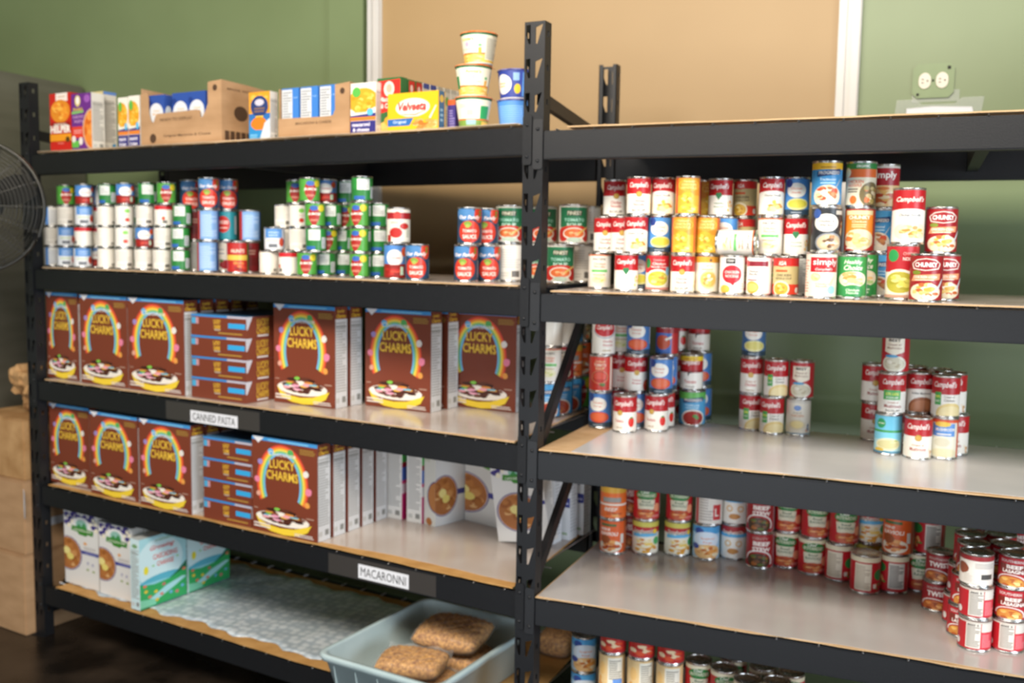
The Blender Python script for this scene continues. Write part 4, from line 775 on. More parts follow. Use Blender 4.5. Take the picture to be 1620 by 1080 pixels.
bw = tag(link('bubble_wrap_sheet', me), 'pale blue bubble wrap sheet spread on the bottom left shelf beside the tote', 'bubble wrap')
s_ = bw.modifiers.new('s', 'SOLIDIFY'); s_.thickness = .0012; s_.offset = 1

# ------------------------------------------------------------------ cans
stacks('R', 2, [
 (.20, [(948.5, 'whitechk'), (957, 'noodle'), (972.6, 'noodle')]), (.10, [(990.7, 'heart'), (1006, 'home'), (1010.5, 'noodle')]), (.17, [(1013, 'gvblue'), (984, 'noodle')]),
 (.10, [(1040, 'redgreen'), (1043.6, 'gvblue'), (1049.7, 'home')]), (.10, [(1080, 'noodle'), (1082, 'orange'), (1088, 'orange')]), (.10, [(1118, 'creamor'), (1119.5, 'orange')]),
 (.20, [(1120, 'orange'), (1117, 'orange'), (1114, 'orange', None, .7)]), (.15, [(1140, 'creamor'), (1148, 'gvblue'), (1140, 'heart')]),
 (.10, [(1158, 'heartred')]), (.10, [(1201, 'whitenoodle')]), (.21, [(1176, 'goldred'), (1176.5, 'goldred'), (1178.5, 'goldred')]),
 (.16, [(1218, 'whitechk'), (1218, 'whitechk'), (1220.6, 'home')]), (.10, [(1243, 'goldred')]), (.17, [(1262, 'greytxt', 'soup'), (1259, 'heart'), (1261, 'gvblue')]),
 (.045, [(1299, 'simply')]), (.13, [(1311, 'gvblack'), (1307, 'gvblack'), (1308, 'progy')]), (.09, [(1347, 'healthy')]), (.17, [(1364, 'healthy', 'chunky'), (1360, 'chunkyor'), (1362, 'vegorg')]),
 (.27, [(1392, 'progb'), (1392, 'progb'), (1399, 'simplytop')]), (.12, [(1427, 'redbig'), (1437, 'family')]), (.05, [(1465, 'cherky')]), (.16, [(1493, 'cherky'), (1489, 'cherky')])],
 'soup cans on the upper right shelf')
# a can lying on its side on top of the front row
r_, h_ = SIZES['soup']; zt = surf('R', 2)+.0006+h_+.0008+r_+.0008; ul = u_at('R', 1135, .098, zt)
add_can('whitechk', W_('R', ul, .098, zt), 0, 'white soup can with green stripe lying on its side across two upright cans', 'soup cans on the upper right shelf', 'soup', (0, PI/2, 0))
stacks('R', 3, [
 (678, [(950, 'gvtom'), (950.5, 'tomatored'), (955, 'vintage')]), (.50, [(975, 'heart', 'soupb'), (981, 'bisque'), (983, 'whitechk', 'soupb')]), (685, [(988.7, 'tomato')]),
 (.44, [(1005, 'gvtom'), (1006, 'bisque'), (1010, 'gvtom')]), (683, [(1038.5, 'tomato'), (1046, 'gvtom')]), (.50, [(1049, 'tomato'), (1053, 'gvtom'), (1056, 'tomhands')]), (.60, [(1063, 'tomato'), (1066, 'tomato'), (1072, 'tomato')]),
 (674, [(1095, 'progg'), (1094, 'yellow')]), (.64, [(1108, 'gvtom'), (1108, 'gvtom'), (1106, 'yellow')]),
 (673, [(1188, 'green'), (1190, 'cream'), (1193, 'gvcream')]), (687, [(1221, 'green'), (1228, 'green')]), (690, [(1263, 'lidwhite'), (1268.5, 'redmush')]),
 (.62, [(1382, 'mush'), (1383, 'mush')]), (720, [(1405, 'lightblue'), (1411, 'mush2'), (1417, 'redmush')]), (.52, [(1437, 'mush'), (1447, 'mush')]), (727, [(1452, 'mush')]), (.45, [(1452, 'brown'), (1455, 'brown')]),
 (728, [(1493, 'bluered'), (1496, 'green')]), (.50, [(1484, 'mush'), (1486, 'mush')]), (.46, [(1510, 'mush'), (1507, 'mush')])],
 'soup cans on the middle right shelf')
stacks('R', 4, [
 (.50, [(969.6, 'ravor'), (970.5, 'orange2')]), (.59, [(994, 'chili', 'pasta'), (994, 'chili', 'pasta')]), (.54, [(1021, 'spag'), (1023, 'rav')]), (880, [(1072, 'spag'), (1075, 'rav')]), (886, [(1117, 'gvpasta'), (1122, 'whitered')]),
 (885, [(1161, 'owhite'), (1164, 'owhite')]), (900, [(1202, 'beefstew'), (1203, 'beefstew')]), (902, [(1243.8, 'rav'), (1247.5, 'rav')]), (912, [(1285, 'rav'), (1291, 'rav')]), (924, [(1328, 'ravside'), (1336, 'rav')]),
 (940, [(1369, 'ravside')]), (.50, [(1376, 'spag'), (1378, 'spag')]), (941, [(1413.6, 'nutri'), (1421, 'ravor')]), (946, [(1456, 'rav'), (1471, 'nutri')]), (968, [(1482, 'chili'), (1488, 'chili')]),
 (1031, [(1542, 'redwhite'), (1544, 'redwhite'), (1545, 'whitecode')]), (.20, [(1524, 'lasagna'), (1530, 'lasagna'), (1539, 'lasagna')]), (.31, [(1516, 'redwhite'), (1524, 'redwhite'), (1534, 'lasagna')]),
 (1033, [(1594, 'redwhite'), (1600, 'lasagna'), (1606, 'lasagna')]), (.21, [(1580, 'lasagna'), (1586, 'lasagna'), (1592, 'lasagna')]), (.31, [(1572, 'lasagna'), (1577, 'lasagna'), (1582, 'lasagna')]), (.42, [(1560, 'lasagna'), (1564, 'lasagna'), (1568, 'lasagna')]), (.42, [(1612, 'lasagna'), (1612, 'lasagna'), (1612, 'lasagna')])],
 'pasta and chili cans on the lower right shelf')
stacks('R', 5, [
 (.25, [(923, 'gvpasta', 'noodle'), (924, 'gvpasta', 'noodle')]), (.17, [(968, 'creambox'), (968, 'creambox'), (971, 'redup')]), (.17, [(1011, 'creambox'), (1013, 'creambox'), (1016, 'redup')]), (.17, [(1057, 'creambox'), (1059, 'creambox'), (1062, 'redup')]),
 (.20, [(1104, 'rav', 'noodle'), (1105, 'rav', 'noodle')]), (.19, [(1144, 'rav', 'noodle'), (1145, 'rav', 'noodle')]), (.14, [(1181, 'nutri', 'noodle'), (1182, 'nutri', 'noodle')]), (.13, [(1227, 'nutri', 'noodle'), (1228, 'nutri', 'noodle')]),
 (.12, [(1272, 'rav', 'noodle'), (1272, 'rav', 'noodle')]), (.28, [(1160, 'rav', 'noodle'), (1160, 'rav', 'noodle')]), (.25, [(1206, 'rav', 'noodle'), (1206, 'rav', 'noodle')]), (.24, [(1250, 'rav', 'noodle'), (1250, 'rav', 'noodle')])],
 'cans on the bottom right shelf')
A0, A1 = 'small', 'std'
stacks('L', 2, [
 (.10, [(84, 'gvstripe'), (83, 'whitetext'), (82, 'gvstripe')]), (.08, [(105, 'gvside'), (104.5, 'gvside'), (104.5, 'whitetext'), (104.5, 'juice')]), (.07, [(131, 'gvside'), (132, 'redtop'), (133, 'gvside'), (133.5, 'gvtomsm')]),
 (.13, [(151, 'gvtomsm'), (153, 'redtop'), (154, 'redtop'), (157, 'gvstripe')]), (.08, [(169, 'white'), (168.5, 'white'), (168.5, 'white'), (171, 'greenlab')]), (.07, [(197, 'whitetext'), (197, 'dots'), (197, 'dots'), (198.5, 'gvtomsm')]),
 (.08, [(228, 'whitetext'), (229, 'gvtomsm'), (230, 'whitetext'), (233.5, 'greenlab', None, .4)]), (.08, [(257, 'whitetext'), (258.5, 'whitetext'), (259.5, 'redtop', None, .9), (263.5, 'juice')]), (.08, [(286, 'greenlab'), (286.5, 'greenlab'), (288.5, 'greenlab')]),
 (.20, [(215, 'greenlab'), (215, 'greenlab'), (216, 'greenlab'), (216, 'greenlab')]), (.20, [(247, 'greenlab'), (247, 'greenlab'), (247, 'greenlab'), (247, 'greenlab')]),
 (.14, [(308, 'greytxt'), (308, 'darkred'), (301, 'ourf')]), (.08, [(329, 'bluestripe'), (330, 'bluestripe'), (330.5, 'ourf')]), (.16, [(354, 'berry'), (359, 'teal'), (360, 'ourf')]), (.09, [(376, 'juicered')]), (.16, [(394, 'darkred'), (395.5, 'bluestripe')]),
 (.12, [(426, 'white'), (434, 'gvside')]), (.09, [(457, 'redtop')]), (.17, [(448, 'gvstripe'), (450, 'white'), (450, 'whitetext')]), (.15, [(472, 'whitetext'), (473, 'whitetext'), (473.5, 'dots'), (469, 'juice')]),
 (.08, [(486, 'juice'), (500, 'greenlab'), (499, 'juice'), (490, 'juice')]), (.26, [(470, 'redtop', 'std'), (471, 'redtop', 'std'), (473, 'rwtom')]), (.08, [(516, 'greenlab'), (518.5, 'juice'), (525, 'greenlab'), (517, 'gvtomsm')]),
 (.09, [(543, 'greenlab', None, .5), (543.5, 'greenlab'), (546, 'juice'), (549, 'greenlab')]), (.09, [(570, 'juice', None, -.5), (570, 'juice', None, -.5), (570, 'juice', None, -.5), (573, 'greenlab', None, .4)]), (.10, [(598, 'greenlab', None, .3), (598.5, 'greenlab', None, .4), (599, 'greenlab', None, .3)]),
 (.20, [(556, 'greenlab'), (556, 'greenlab'), (556, 'greenlab')]), (.08, [(626, 'gvtombig'), (630.5, 'rwtom')]), (.06, [(660, 'ourf')]),
 (.09, [(737.5, 'ourf'), (743, 'ourf')]), (.10, [(773, 'ourf'), (770, 'ourf')]), (.12, [(807, 'whitetext', 'big'), (806, 'tomgreen')])], 'canned goods on the upper left shelf')
stacks('L', 2, [(.24, [(886, 'tomgreen'), (907, 'tomgreen')]), (.33, [(850, 'tomgreen'), (860, 'tomgreen')]), (.36, [(921, 'whitetext', 'big'), (928, 'whitetext', 'big')])], 'large soup cans by the middle post', 'upper shelf by middle post')
stacks('L', 3, [(662, [(868, 'progt'), (870, 'whitechk', 'chunky'), (872, 'redtop', 'chunky')]), (.50, [(888, 'progt'), (890, 'redmush', 'chunky'), (892, 'redtop', 'chunky')]), (.58, [(903, 'progt'), (904, 'orange2', 'chunky'), (905, 'progy')]), (.64, [(918, 'juice', 'chunky'), (919, 'ravor', 'chunky'), (920, 'vegorg')])],
 'soup cans behind the middle post', 'middle shelf behind post')

# ------------------------------------------------------------------ cartons
def carton_mesh(name, w, d, h, base, front=None, right=None, top=None, left=None, sidec=None, topc=None):
    b = bmesh.new(); lay = b.loops.layers.float_color.new('ink')
    box(b, 0, 0, 0, w, d, h)
    for f in b.faces:
        f.normal_update(); n = f.normal; c = base
        if sidec and abs(n.x) > .9: c = sidec
        if topc and n.z > .9: c = topc
        for l in f.loops: l[lay] = (*rgb(c), 1)
    if front: art_faces(b, lay, front, lambda x, y, o, cx: Vector((x*w, -o, y*h)), None, (0, 0, 1, 1), .0001)
    if right: art_faces(b, lay, right, lambda x, y, o, cx: Vector((w+o, x*d, y*h)), None, (0, 0, 1, 1), .0001)
    if left: art_faces(b, lay, left, lambda x, y, o, cx: Vector((-o, (1-x)*d, y*h)), None, (0, 0, 1, 1), .0001)
    if top: art_faces(b, lay, top, lambda x, y, o, cx: Vector((x*w, y*d, h+o)), None, (0, 0, 1, 1), .0001)
    me = bpy.data.meshes.new(name); b.to_mesh(me); b.free(); me.materials.append(M['carton']); return me
def put(name, me, bay, lv, u, v, label, cat, group=None, yaw=0, z=None, dz=0):
    zz = (surf(bay, lv)+.0006 if z is None else z)+dz; P = W_(bay, u, v, zz)
    o = link(name, me, None, P, BROT[bay]+yaw); return tag(o, label, cat, group)
def uu(px, v, lv, bay='L', z=None): return u_at(bay, px, v, surf(bay, lv) if z is None else z)
def nutri(base=None, seed=1, x0=.08, x1=.92, y0=.04, y1=.86, n=26, c='a9a9a6'):
    a = Art(); a.rect(x0, .60, x1, .604, '77756f').rect(x0, .80, x1, .806, '55534e').lines(x0, y0+.12, x1, y1, n, c, seed)
    a.rect(x0+.02, .05, x0+.3, .10, 'c4c4c0').rect(x0+.5, .05, x1-.05, .11, '8a8a86'); return a
BR = '76382533'[:6]
def cereal_front():
    a = Art(); a.rect(0, .965, 1, 1, '3f8fcf').poly([(.01, 1), (.19, 1), (.10, .935)], 'dcdce0').lines(.25, .975, .9, .992, 1, '8fd0e8')
    cols = ['d9483a', 'ea8a35', 'f0d04a', '7fc07a', '6fb4dd']
    for k, c in enumerate(cols):
        q = k*.026
        a.ring(.47, .53, .395-q, .415-q*.8, .026, c, -.50, PI+.50, 40, .021)
    for x, y, rx, c in ((.30, .86, .045, '5fb0dc'), (.60, .87, .05, '57a85c'), (.13, .74, .04, '9a86c0'), (.83, .68, .045, 'e3ddd6'), (.08, .55, .045, 'e07f9c'), (.87, .50, .05, 'e07f9c'), (.10, .40, .035, 'd9a08c'), (.85, .36, .04, 'e39a48')):
        a.ell(x, y, rx, rx*.8, c, 10, .25, int(x*100))
    a.txt('Chocolate', .47, .845, .42, .045, 'e9e2da', 0, .01)
    a.txt('LUCKY', .475, .735, .40, .10, '8a5a14', 0, .05).txt('LUCKY', .47, .740, .39, .095, 'e6bd45', 0, .015)
    a.txt('CHARMS', .475, .615, .50, .10, '8a5a14', 0, .05).txt('CHARMS', .47, .620, .49, .095, 'e6bd45', 0, .015)
    a.lines(.74, .88, .97, .94, 3, 'a3813c')
    a.ell(.47, .165, .41, .075, 'ece4d8', 30)
    a.food(.46, .195, .36, .085, ['4a241a', '5c3022', '3c1c14', '6a3a28'], 34, 5, .24)
    a.food(.45, .20, .36, .085, ['7ec24c', 'e9b03c', '6fbfd8', 'e59cb4', 'ece4d8', 'e8a0a8', 'd98a3c', '8a4a34'], 15, 9, .2)
    a.poly([(.06, .17), (.12, .07), (.30, .02), (.5, .005), (.7, .02), (.86, .08), (.92, .16), (.84, .135), (.65, .085), (.45, .07), (.25, .085), (.12, .125)], 'e8c83a')
    a.lines(.03, .045, .30, .105, 2, 'e3d6cc', 3).lines(.66, .02, .96, .06, 2, 'd9ccc4', 4).lines(.03, .24, .1, .26, 1, 'b08a78').lines(.84, .22, .96, .245, 1, 'b08a78')
    return a
def cereal_side():
    a = nutri(None, 2); a.rect(0, .88, 1, 1, BR).txt('Lucky', .5, .955, .6, .04, 'e3b83a', .2, .03).txt('Charms', .5, .91, .75, .04, 'e3b83a', .2, .03).rect(.0, 0, .05, .88, '7a4434')
    return a
HCB = .345
def mk_cereal(w, h, d=.063): return carton_mesh('cereal_box', w, d, h, BR, cereal_front(), cereal_side(), None, None, 'd9dadb', '5a8fc0')
def cereal_row(lv, pxl, pxr, v, h, n, pitch, label, place, lean=0):
    ua, ub = min(2.280, uu(pxl, v, lv)), uu(pxr, v, lv); me = mk_cereal(ua-ub, h)
    for k in range(n):
        lb = label if k == 0 else 'brown chocolate cereal box %s behind the front box, %s' % (ORD[k], place)
        put('cereal_box', me, 'L', lv, ua, v+k*pitch, lb, 'cereal box', 'chocolate cereal boxes on the %s' % SHELFN[('L', lv)])
cereal_row(3, 70, 125.5, .046, HCB, 3, .07, 'brown chocolate cereal box nearest the left post on the middle left shelf', 'leftmost row of middle left shelf')
cereal_row(3, 129, 203, .028, HCB, 3, .07, 'brown chocolate cereal box, second facing from the left post, middle left shelf', 'second row of middle left shelf')
cereal_row(3, 204.5, 292.5, .026, HCB, 5, .075, 'brown chocolate cereal box left of the lying stack, middle left shelf', 'beside lying stack, middle left shelf')
cereal_row(3, 434, 530, .125, HCB, 2, .078, 'brown chocolate cereal box right of the lying stack, middle left shelf', 'mid row of middle left shelf')
cereal_row(3, 578, 680.5, .25, HCB-.008, 2, .10, 'brown chocolate cereal box second from middle post, middle left shelf', 'second row from post, middle left shelf')
cereal_row(3, 708, 815, .42, HCB-.01, 1, .07, 'brown chocolate cereal box nearest the middle post, middle left shelf', '')
cereal_row(4, 77, 143.5, .046, .325, 3, .07, 'brown chocolate cereal box nearest the left post on the lower left shelf', 'leftmost row of lower left shelf')
cereal_row(4, 144.5, 219.5, .018, .325, 3, .07, 'brown chocolate cereal box, second facing from the left post, lower left shelf', 'second row of lower left shelf')
cereal_row(4, 222, 303, .012, .327, 4, .072, 'brown chocolate cereal box left of the lying stack, lower left shelf', 'beside lying stack, lower left shelf')
cereal_row(4, 400, 502.5, .012, .328, 5, .076, 'brown chocolate cereal box right of the lying stack, lower left shelf', 'right row of lower left shelf')
def flat_front():
    a = Art(); a.rect(0, .90, .98, 1, '3a86c8').rect(.66, .9, 1, 1, 'b9b6c4').rect(.01, .55, .09, .85, '4aa0c8').rect(.09, .55, .14, .85, 'c08a90')
    a.txt('LUCKY', .48, .70, .13, .20, 'e0b23a', 0, .03).txt('CHARMS', .48, .45, .12, .20, 'e0b23a', 0, .03).rect(.43, .28, .54, .34, 'b0a090')
    a.rect(.68, .42, .98, .66, '35a0d8').lines(.5, .14, .95, .26, 1, 'b08a3c'); return a
def flat_right():
    a = Art(); a.poly([(0, 1), (.09, 1), (.02, .4), (0, .4)], 'c9cad4').txt('LUCKY', .24, .72, .17, .34, 'ecc53c', 0, .0).txt('CHARMS', .24, .34, .18, .34, 'ecc53c', 0, .0).rect(.16, .06, .32, .13, 'e0dcd8').lines(.55, .2, .95, .8, 4, 'a3704c'); return a
for lv, pxl, pxr, v, dd, hh, pl in ((3, 303.5, 389.5, .030, .33, .0745, 'middle left shelf'), (4, 322.5, 398.5, .018, .31, .0735, 'lower left shelf')):
    ua, ub = uu(pxl, v, lv), uu(pxr, v, lv); me = carton_mesh('cereal_box', ua-ub, dd, hh, '743725', flat_front(), flat_right(), None, None, '7c3d2a', '4a80b0')
    for k in range(4):
        put('cereal_box', me, 'L', lv, ua, v+.002*(k % 2), 'brown chocolate cereal box lying flat, %s the stack, %s' % (['bottom of', 'second up in', 'third up in', 'top of'][k], pl), 'cereal box',
            'chocolate cereal boxes on the %s' % pl, dz=k*(hh+.0006), yaw=.004*(k-1))
# white cereal boxes at the back right of the lower left shelf
def strip_art():
    a = Art(); 
    for y0, y1, c in ((.84, 1, '6a3a8c'), (.70, .84, '4fc45c'), (.64, .70, '9a2030'), (.48, .64, '4a78d0'), (.44, .48, 'd83a7c'), (.32, .44, 'e6e2e4'), (0, .32, 'd2307c')): a.rect(0, y0, 1, y1, c)
    return a
for k, (a0, a1) in enumerate(((611, 635.5), (643.5, 667))):
    v = .385; ua, ub = uu(a0, v, 4), uu(a1, v, 4)
    put('cereal_box', carton_mesh('cereal_box', ua-ub, .19, .30, 'e6e4e0', nutri(None, 4+k), strip_art(), None, None, 'd2307c', 'e0dedc'), 'L', 4, ua, v,
        'white cereal box with striped edge, %s the brown boxes, lower left shelf' % ('touching' if k == 0 else 'one further right of'), 'cereal box', 'white cereal boxes on the lower left shelf')
OATS = ['b9793f', 'a8682f', 'c98f56', '96582a', 'd9a870', 'b0703a']
def bowl(a, cx, cy, rx, ry, seed=4):
    a.ell(cx, cy, rx, ry, '4a3c7c', 30).ell(cx, cy, rx*.95, ry*.955, 'd9cfd0', 30).ell(cx, cy, rx*.92, ry*.93, 'a8693a', 28).food(cx, cy, rx*.88, ry*.9, OATS, 34, seed, .24)
    a.ell(cx-rx*.1, cy+ry*.14, rx*.26, ry*.22, 'e8d88a', 12, .1).ell(cx+rx*.14, cy-ry*.16, rx*.26, ry*.2, 'e2cf72', 12, .1); return a
def farm_front(logo=True, bx=.12, by=.42, rx=.40, ry=.235):
    a = Art(); a.rect(0, 0, 1, 1, 'dddad6')
    for x, y in ((.08, .95), (.2, .90), (.3, .97), (.42, .94), (.62, .95), (.74, .91), (.88, .93), (.10, .84), (.9, .84), (.82, .97)):
        a.ell(x, y, .10, .04, '43397c', 8, .6, int(x*90)).ell(x+.05, y-.03, .05, .03, 'ebe2c8', 8, .3, int(y*77))
    a.ell(.52, .84, .26, .11, 'e6e4e2', 24).ell(.52, .84, .17, .075, '8fbcae', 20).poly([(.36, .80), (.45, .86), (.52, .82), (.6, .88), (.70, .80)], '3c8a4a').poly([(.22, .75), (.85, .72), (.87, .79), (.24, .82)], '3f8430').poly([(.38, .755), (.7, .74), (.66, .70), (.44, .71)], '3f8430')
    a.txt('CASCADIAN FARM', .54, .77, .52, .030, 'e6eada', -.05, .01)
    a.ell(.62, .60, .05, .02, 'e0a060').lines(.58, .52, .92, .57, 2, 'b9b2ae').rect(.45, .455, 1, .50, '3c3f8a').lines(.6, .467, .95, .487, 1, '9a9cc8').rect(.66, .32, .72, .36, 'b0aec0').rect(.8, .31, .86, .35, 'b0aec0').ell(.68, .25, .04, .015, '9aa870').ell(.85, .24, .04, .015, '9aa870')
    bowl(a, bx, by, rx, ry); return a
v0 = .378; me = carton_mesh('cereal_box', .060, .20, .285, 'd9d9d2', Art().rect(0, .8, .5, 1, 'c9ccbc').ell(.45, .05, .25, .05, 'b0703a', 10, .3).ell(1.05, .37, .75, .2, '4a3c7c').ell(1.05, .37, .68, .185, 'b9793f'), bowl(Art().rect(.45, .35, 1, .42, '3c3f8a').rect(.2, .84, .5, .90, '4f9a38'), .20, .37, .34, .26), None, None, 'dedfdf', 'cfd2d2')
put('cereal_box', me, 'L', 4, .645, .392, 'white cereal box turned so its bowl picture faces right, lower left shelf', 'cereal box', 'white cereal boxes on the lower left shelf', yaw=-.22)
me = carton_mesh('cereal_box', .20, .06, .285, 'd6d4cf', bowl(Art().rect(.35, .35, .8, .42, '3c3f8a').poly([(.35, .80), (.8, .72), (.75, .68), (.45, .72)], '5f9a44').rect(.75, .12, .9, .16, '9ab08a'), .02, .37, .56, .26), nutri(None, 3))
put('cereal_box', me, 'L', 4, .552, .515, 'white cereal box with half a bowl showing, lower left shelf back corner', 'cereal box', 'white cereal boxes on the lower left shelf', yaw=-.16)
me = carton_mesh('cereal_box', .20, .055, .275, 'dddad6', farm_front(bx=.46, by=.36, rx=.42, ry=.24).rect(.1, .97, .7, 1, '3f9ccc'), nutri(None, 3))
o = put('cereal_box', me, 'L', 4, uu(789, .36, 4), .36, 'white cereal box with blue flowers leaning beside the middle post, lower left shelf', 'cereal box', 'white cereal boxes on the lower left shelf', yaw=-.02); o.rotation_euler[1] = -.16
me = carton_mesh('cereal_box', .040, .055, .28, 'dde0e4', Art().rect(0, .40, 1, .52, '3a4088').lines(.1, .44, .9, .48, 1, 'b8bce0').rect(.2, .62, .6, .66, '8a90a0').lines(.3, .06, .8, .12, 1, '9ab090'), Art().lines(.1, .1, .9, .9, 20, 'c0c4c8'))
for k, (px, v) in enumerate(((859, .43), (884, .50), (906, .58))):
    put('cereal_box', me, 'L', 4, uu(px, v, 4), v, 'narrow white box edge with blue band, %s behind middle post, lower left shelf' % ['leftmost', 'central', 'rightmost'][k], 'cereal box', 'white cereal boxes on the lower left shelf')
# bottom left shelf
for k, (a0, a1, v, hh) in enumerate(((104, 157.5, .052, .302), (159, 210.5, .045, .292))):
    ua, ub = uu(a0, v, 5), uu(a1, v, 5); me = carton_mesh('cereal_box', ua-ub, .055, hh, 'dddad6', farm_front(), nutri(None, 3), None, None, 'cfccc8', 'b8c4cc')
    for q in range(3):
        put('cereal_box', me, 'L', 5, ua-.003*q, v+.060*q, ('white cereal box with blue flowers, %s, bottom left shelf' % ['nearest the left post', 'beside the teal box'][k]) if q == 0 else
            'white cereal box, %s behind the flowered box %s' % (ORD[q], ['nearest the left post', 'beside the teal box']  [k]), 'cereal box', 'white cereal boxes on the bottom left shelf', dz=.0045)
def teal_side():
    a = Art(); a.rect(0, .30, 1, 1, 'a9d9e2').ell(.42, .62, .50, .34, 'cfeaf0', 26).ell(.5, .32, .55, .12, '5cb4cc', 22).ell(.3, .30, .45, .05, '8fd0de', 18)
    a.poly([(1, .52), (1, .2), (.3, .2), (.0, .30), (.0, .36), (.25, .30), (.55, .30), (.8, .40)], '1f6a48').poly([(0, .35), (.3, .31), (.65, .33), (1, .42), (1, 0), (0, 0)], '35a860')
    a.poly([(.2, .12), (.55, .24), (.9, .30), (1, .28), (.7, .18), (.35, .08)], 'a8dce4').poly([(0, .14), (0, 0), (.35, 0), (.3, .10)], '7fcfae').rect(0, 0, 1, .02, '2f9a6a')
    for x, y, c in ((.1, .32, 'e0785c'), (.12, .24, 'e6c63a'), (.2, .15, 'dd7a60'), (.33, .2, 'e6c63a'), (.45, .14, 'dd7a60'), (.35, .08, 'e6c63a'), (.5, .27, 'c8686c'), (.94, .40, 'dd7a60'), (.65, .12, '6fb4dc'), (.78, .1, 'd07a7c'), (.9, .16, '6fb4dc')): a.ell(x, y, .04, .022, c, 10, .2, int(x*99))
    a.ell(.13, .54, .05, .06, 'e8dc3c', 12, .1).txt('INGREDIENTS', .52, .93, .38, .03, '5f9a6a', .1).txt('Growing', .48, .825, .52, .085, 'd05c5c', .35, .02).txt('CASCADING', .54, .70, .52, .075, 'd4625c', 0, .02).txt('CHANGE', .54, .59, .36, .07, 'd4625c', 0, .02).ell(.8, .62, .03, .012, '9ad08a').ell(.28, .58, .03, .012, '9ad08a')
    return a
va = .001
me = carton_mesh('cereal_box', .052, .222, .275, 'c9dfe2', nutri(None, 6, c='9a9c98').ell(.5, .9, .3, .03, '7aa070'), teal_side(), None, None, 'a9d9e2', 'c6cccc')
me2 = me
put('cereal_box', me, 'L', 5, uu(208, va, 5), va, 'teal cereal box with flower meadow art jutting over the bottom left shelf front', 'cereal box', 'teal cereal boxes', yaw=.0, dz=.0045)
put('cereal_box', me2, 'L', 5, uu(208, va, 5)-.002, va+.228, 'teal cereal box standing directly behind the other teal box', 'cereal box', 'teal cereal boxes', yaw=.03, dz=.0045)

# ------------------------------------------------------------------ top left shelf
TL = 'boxed dinners on the top left shelf'
def tb(px0, px1, v, h, d, base, front, right, label, name='dinner_box', w=None, yaw=0, dz=0, group=TL, **k):
    ua, ub = uu(px0, v, 1, z=2.0), uu(px1, v, 1, z=2.0)
    return put(name, carton_mesh(name, w or ua-ub, d, h, base, front, right, None, None, **k), 'L', 1, ua, v, label, 'food box', group, yaw=yaw, dz=dz)
a = Art().rect(0, 0, 1, 1, 'c2231a').rect(.3, .86, .85, 1, 'efe3da').lines(.4, .93, .75, .96, 1, 'c9a070').ell(.5, .69, .46, .2, 'dd8a26').food(.5, .69, .42, .18, ['eb9a30', 'f2b54a', 'd87820', 'e88a28'], 26, 4).rect(.05, .44, .95, .50, '8e1410').lines(.2, .46, .8, .50, 1, 'd9c8b8').txt('HELPER', .5, .385, .96, .13, 'f6efe4', 0, .05).rect(0, .18, 1, .30, 'ea9a20').rect(0, .0, 1, .17, 'c2231a').ell(.83, .2, .1, .05, '5a3a10').txt('Cheesy', .5, .14, .3, .03, 'e8b0a0')
tb(80.5, 113.5, .035, .223, .05, 'b01c16', a, Art(), 'red boxed pasta dinner with orange pasta photo, leftmost on the top shelf')
a = Art().rect(0, 0, 1, 1, '6a2c84').ell(.32, .87, .14, .10, 'd9c67a').ell(.32, .88, .08, .07, 'f0ece4').txt("Annie's", .32, .73, .5, .06, 'd9b83a', 0, .03).poly([(.02, .64), (.6, .66), (.6, .70), (.02, .69)], '7fb868').txt('ONE POT', .34, .59, .55, .05, 'c8a0c8').txt('PASTA', .36, .51, .45, .05, 'c8a0c8').rect(0, .22, .58, .42, 'd9402c').lines(.1, .3, .5, .38, 2, 'e8a09a').ell(1.0, .36, .45, .36, 'd8b090').ell(1.02, .36, .42, .33, 'dd7a2c').food(.95, .36, .38, .3, ['e88a34', 'd0641c', 'f0a04c'], 22, 5).rect(.0, .05, .35, .17, '62b84a').ell(.1, .2, .1, .06, 'e9e0d8').ell(.45, .16, .1, .07, 'e9e0d8').ell(.8, .9, .15, .07, '9a5ab0')
tb(114.5, 146, .03, .213, .056, '5a2874', a, nutri(None, 2, c='8f8b86'), 'purple boxed pasta dinner with white nutrition side, beside the red box', sidec='d9d5cc')
ua = uu(166.5, .10, 1, z=2.0)
put('dinner_box', carton_mesh('dinner_box', .13, .058, .228, '3c5a9c', Art().rect(.4, .8, 1, 1, 'e0d29a'), nutri(None, 5, c='8f8b86').rect(0, 0, .06, 1, '3c5a9c').rect(.06, .95, 1, 1, '5f86c8').ell(.78, .11, .14, .03, '3a8fc0'), None, None, 'd9d5cc'), 'L', 1, ua+.13, .096,
    'blue edged dinner box with pale nutrition side behind the purple box', 'food box', TL)
def macfront(full=True):
    a = Art().rect(0, 0, 1, 1, 'e8e3d8').ell(.5 if full else .35, .64, .6, .26, 'e0a22c').food(.5, .64, .5, .24, ['ecb53c', 'd9921e', 'f2cc62', 'e3a52a'], 30, 6, .22).poly([(0, .50), (.2, .42), (.6, .42), (1, .52), (1, .30), (0, .30)], 'e8e3d8').poly([(0, .36), (1, .40), (1, .30), (0, .28)], '37357a')
    a.rect(0, .26, 1, .33, 'dd8030').rect(0, 0, 1, .25, '343078').ell(.24, .82, .17, .10, '5cb04a').ell(.78, .42, .13, .07, '5fb4dc').txt('macaroni', .42, .18, .7, .07, 'e9e6f0', 0, .03).txt('& cheese', .42, .08, .66, .07, 'e9e6f0', 0, .03)
    return a
tb(188, 203.5, .045, .185, .10, 'e0dbd0', macfront(False), nutri(), 'narrow yellow and navy macaroni box left of its twin by the tray')
tb(204.5, 222, .045, .188, .10, 'e0dbd0', macfront(False), nutri(), 'yellow and navy macaroni box touching the big cardboard tray', )
